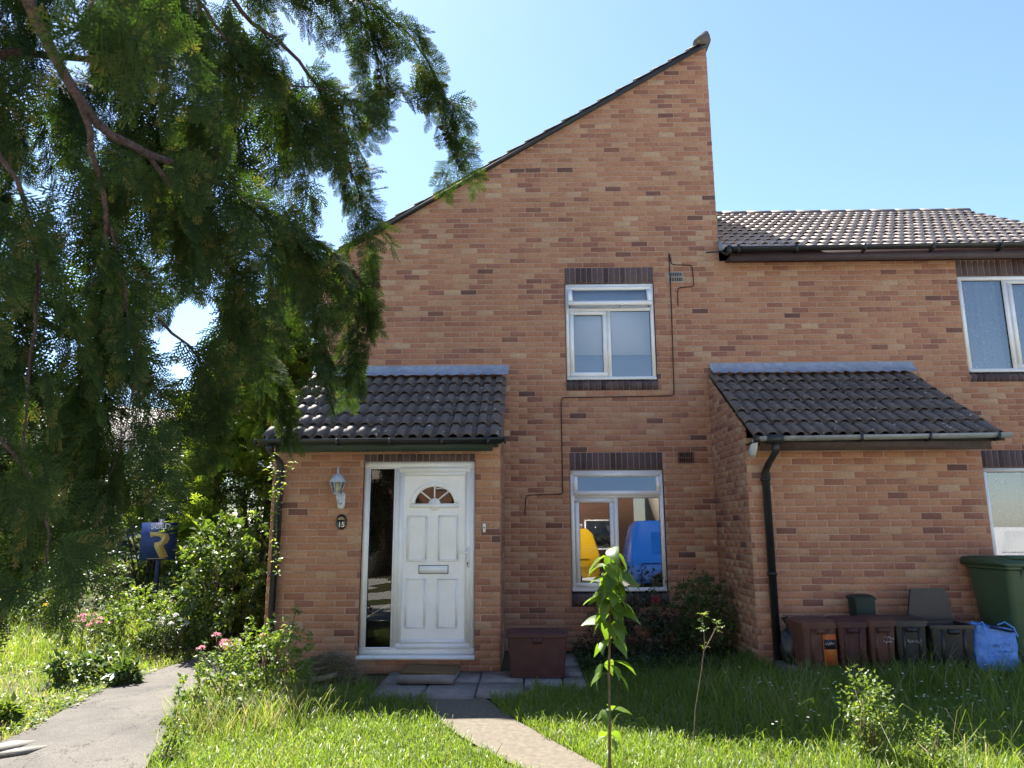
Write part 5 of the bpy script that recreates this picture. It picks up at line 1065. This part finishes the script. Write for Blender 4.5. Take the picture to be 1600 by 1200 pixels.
N = 90; x = rg.uniform(1.7, 4.2, N); y = rg.uniform(-4.1, -2.6, N); h_ = height(x, y)+rg.uniform(0.12, 0.30, N); cl = np.repeat(np.stack([x, y, h_], 1), 7, 0); a = np.tile(np.arange(7)*6.283/7, N)
tag(leaves_mesh('small_flowers', 'white_petal', cl, np.stack([np.cos(a), np.sin(a), np.full(7*N, 0.2)], 1), np.full(7*N, 0.012), np.full(7*N, 0.008), rg.random(7*N), rg), 'tiny white flowers scattered in the right-hand long grass', 'flowers', kind='stuff')
# meadow left of the side path
N = 52000; x = rg.uniform(-9.5, -3.9, N); y = rg.uniform(-5.2, 2.5, N); k = (x < xin(ASPH_L, y)-0.02+0.04*wob(x*4, y*4)) & (rg.random(N) < np.clip(0.4+0.55*wob(x*0.9, y*0.9)+0.5*smooth01(-1.6, -0.4, y), 0.06, 1)); x, y = x[k], y[k]; N = len(x)
far = smooth01(-1.7, -0.3, y)*smooth01(-4.2, -5.0, x); ht = (0.05+0.05*rg.random(N))*(1+4.2*far*rg.random(N))
mw = blades('meadow_grass', np.stack([x, y, height(x, y)-0.01], 1), ht, rg.uniform(0.005, 0.009, N), rg.uniform(0.2, 0.9, N), rg, 'grass', np.clip(rg.normal(0.70, 0.2, N)+0.3*(rg.random(N) < 0.2), 0, 1)); tag(mw, 'rough meadow grass left of the side path', 'grass', kind='stuff')
N = 9000; x = rg.uniform(-6.5, -3.9, N); y = rg.uniform(-4.6, -0.9, N); k = (x < xin(ASPH_L, y)+0.02+0.05*wob(x*4, y*4)) & (wob(x*1.4, y*1.4) > -0.25); x, y = x[k], y[k]; N = len(x); a = rg.uniform(0, 6.28, N)
tag(leaves_mesh('ground_cover', 'leaf_bright', np.stack([x, y, height(x, y)+0.005+0.03*rg.random(N)], 1), np.stack([np.cos(a), np.sin(a), rg.uniform(0.1, 0.7, N)], 1), rg.uniform(0.02, 0.055, N), rg.uniform(0.015, 0.035, N), rg.random(N), rg), 'low creeping weeds covering the verge beside the side path', 'weeds', kind='stuff')
N = 5000; x = rg.uniform(0.55, 2.45, N); y = rg.uniform(-1.5, -0.1, N); a = rg.uniform(0, 6.28, N)
tag(leaves_mesh('bed_plants', 'leaf_dark', np.stack([x, y, 0.01+0.10*rg.random(N)], 1), np.stack([np.cos(a), np.sin(a), rg.uniform(0.1, 0.8, N)], 1), rg.uniform(0.03, 0.07, N), rg.uniform(0.015, 0.03, N), rg.random(N), rg), 'low dark plants in the bed under the window', 'plants', kind='stuff')

# ------------------------------------------------------------------ across the street, seen in the window panes; cream houses added for bounce
def van(label, x, y, rz, paint, L=4.7, W=1.85, Ht=1.95, roof=None):
    o = empty('parked_van', (x, y, H(x, y)), rz); tag(o, label, 'van'); h = W/2
    prof = [(-L/2, 0.35), (-L/2, 1.0), (-L/2+0.18, Ht-0.15), (-L/2+0.35, Ht), (L/2-1.55, Ht), (L/2-0.75, 1.12), (L/2-0.1, 0.95), (L/2, 0.75), (L/2, 0.35)]
    b = MB(); rings = []
    for t, ins in ((-1, 0.10), (-0.97, 0.0), (0.97, 0.0), (1, 0.10)):
        rings.append([(p[0]*(1-ins*0.12), t*h*(1-0.10*max(0, p[1]-0.9)/(Ht-0.9)), 0.3+(p[1]-0.3)*(1-ins*0.18)) for p in prof])
    b.loft(rings); b.build('body', paint, o, bevel=0.03)
    for sx in (-1, 1):
        for xx in (-L/2+0.85, L/2-0.85):
            b = MB(); b.lathe([(0.16, -0.1), (0.31, -0.1), (0.33, -0.06), (0.33, 0.06), (0.31, 0.1), (0.16, 0.1)], (xx, sx*(h-0.09), 0.33), 22, 'y'); wl = b.build('wheel', 'tyre', o, True)
            r_ = MB(); r_.lathe([(0.0, sx*0.07), (0.05, sx*0.085), (0.06, sx*0.07)], (xx, sx*(h-0.09), 0.33), 12, 'y')
            for k in range(6): t = k*math.pi/3; r_.tube([(xx+0.04*math.cos(t), sx*(h-0.015), 0.33+0.04*math.sin(t)), (xx+0.20*math.cos(t), sx*(h-0.01), 0.33+0.20*math.sin(t))], 0.022, 5)
            r_.build('rim', 'alloy', wl)
        yy = lambda z: sx*h*(1-0.10*max(0, z-0.9)/(Ht-0.9))
        for xa, xb in ((L/2-1.95, L/2-1.15), (-L/2+0.55, -L/2+1.45)):
            b = MB(); b.add([(xa, yy(1.12)+sx*0.006, 1.12), (xb+0.1, yy(1.12)+sx*0.006, 1.12), (xb-0.1, yy(1.65)+sx*0.006, 1.65), (xa, yy(1.65)+sx*0.006, 1.65)], [(0, 1, 2, 3)])
            b.build('window', 'car_glass' if xa > 0 else paint, o)
        b = MB(); b.box(-L/2+0.3, L/2-0.3, sx*h-0.012, sx*h+0.014, 0.86, 0.90); b.build('side_moulding', paint, o)
        for xx in (-L/2+1.6, L/2-2.05, L/2-1.05): b = MB(); b.box(xx-0.006, xx+0.006, sx*h-0.02, sx*h+0.004, 0.42, 0.95); b.build('door_seam', 'seal', o)
    b = MB(); b.box(L/2-0.02, L/2+0.05, -h*0.95, h*0.95, 0.30, 0.55); b.build('bumper', 'black_plastic', o, bevel=0.02); b = MB(); b.box(-L/2-0.05, -L/2+0.02, -h*0.95, h*0.95, 0.30, 0.55); b.build('bumper', 'black_plastic', o, bevel=0.02)
    b = MB(); b.add([(L/2-1.50, -h*0.84, Ht-0.06), (L/2-1.50, h*0.84, Ht-0.06), (L/2-0.80, h*0.88, 1.17), (L/2-0.80, -h*0.88, 1.17)], [(0, 1, 2, 3)]); b.v = [(p[0]+0.03, p[1], p[2]+0.02) for p in b.v]; b.build('windscreen', 'car_glass', o)
    for sx in (-1, 1): b = MB(); b.box(L/2-0.06, L/2+0.012, sx*h*0.78-0.14, sx*h*0.78+0.14, 0.68, 0.84); b.build('headlight', 'white_paint', o, bevel=0.02)
    if roof: b = MB(); b.box(-L/2+0.45, L/2-1.7, -h*0.8, h*0.8, Ht+0.005, Ht+0.14); b.build('roof_rack', roof, o, bevel=0.03)
    return o
van('blue van parked across the road, mirrored in the ground floor window', 5.05, -11.0, R(0), 'van_blue', 4.7, 1.85, 1.95)
van('yellow van with white roof box, mirrored in the left pane of the ground floor window', -0.2, -13.4, R(180), 'van_yellow', 4.6, 1.85, 1.75, 'van_white')
van('white van parked further along, mirrored in the neighbour window', 11.5, -11.0, R(180), 'van_white', 4.7, 1.85, 1.75)
def far_house(label, x, y, rz, wx=9.0, dy=7.0, eave=5.0, wall='bounce_render'):
    o = empty('opposite_house', (x, y, -0.3), rz); tag(o, label, 'house'); hx, hy = wx/2, dy/2
    b = MB(); b.box(-hx, hx, -hy, hy, 0, eave); b.prism([(-hy, eave), (hy, eave), (0, eave+hy*0.6)], 'x', -hx, hx); b.build('wall', wall, o)
    b = MB(); b.prism([(-hy-0.3, eave-0.12), (0, eave+hy*0.6+0.06), (hy+0.3, eave-0.12), (hy+0.3, eave), (0, eave+hy*0.6+0.2), (-hy-0.3, eave)], 'x', -hx-0.15, hx+0.15); b.build('roof', 'tile', o)
    for sx in (-1, 1):
        for xx in (-3.0, 0.6, 3.0):
            for zz in (0.9, 3.3):
                f = MB(); ring_frame(f, xx-0.6, xx+0.6, zz, zz+1.25, 0.06, sx*hy-0.03, sx*hy+0.03); fo = f.build('window', 'upvc', o); g = MB(); g.box(xx-0.54, xx+0.54, sx*hy-0.01, sx*hy+0.012, zz+0.06, zz+1.19); g.build('pane', 'car_glass', fo)
        f = MB(); f.box(-1.5, -0.6, sx*hy-0.02, sx*hy+0.03, 0.05, 2.1); f.build('door', 'upvc', o)
    return o
far_house('brick house across the court, straight opposite the white front door', 0.0, -25.5, 0.0, wall='far_wall')
far_house('unseen cream house added to bounce light, behind the blue van', 10.5, -25.0, 0.0)
far_house('unseen cream house added to bounce light, behind the yellow van', -10.5, -25.0, 0.0)
far_house('house with tiled roof glimpsed through the conifer at far left', -17.5, 17.0, 0.5, 10, 7, 4.2, 'far_wall')
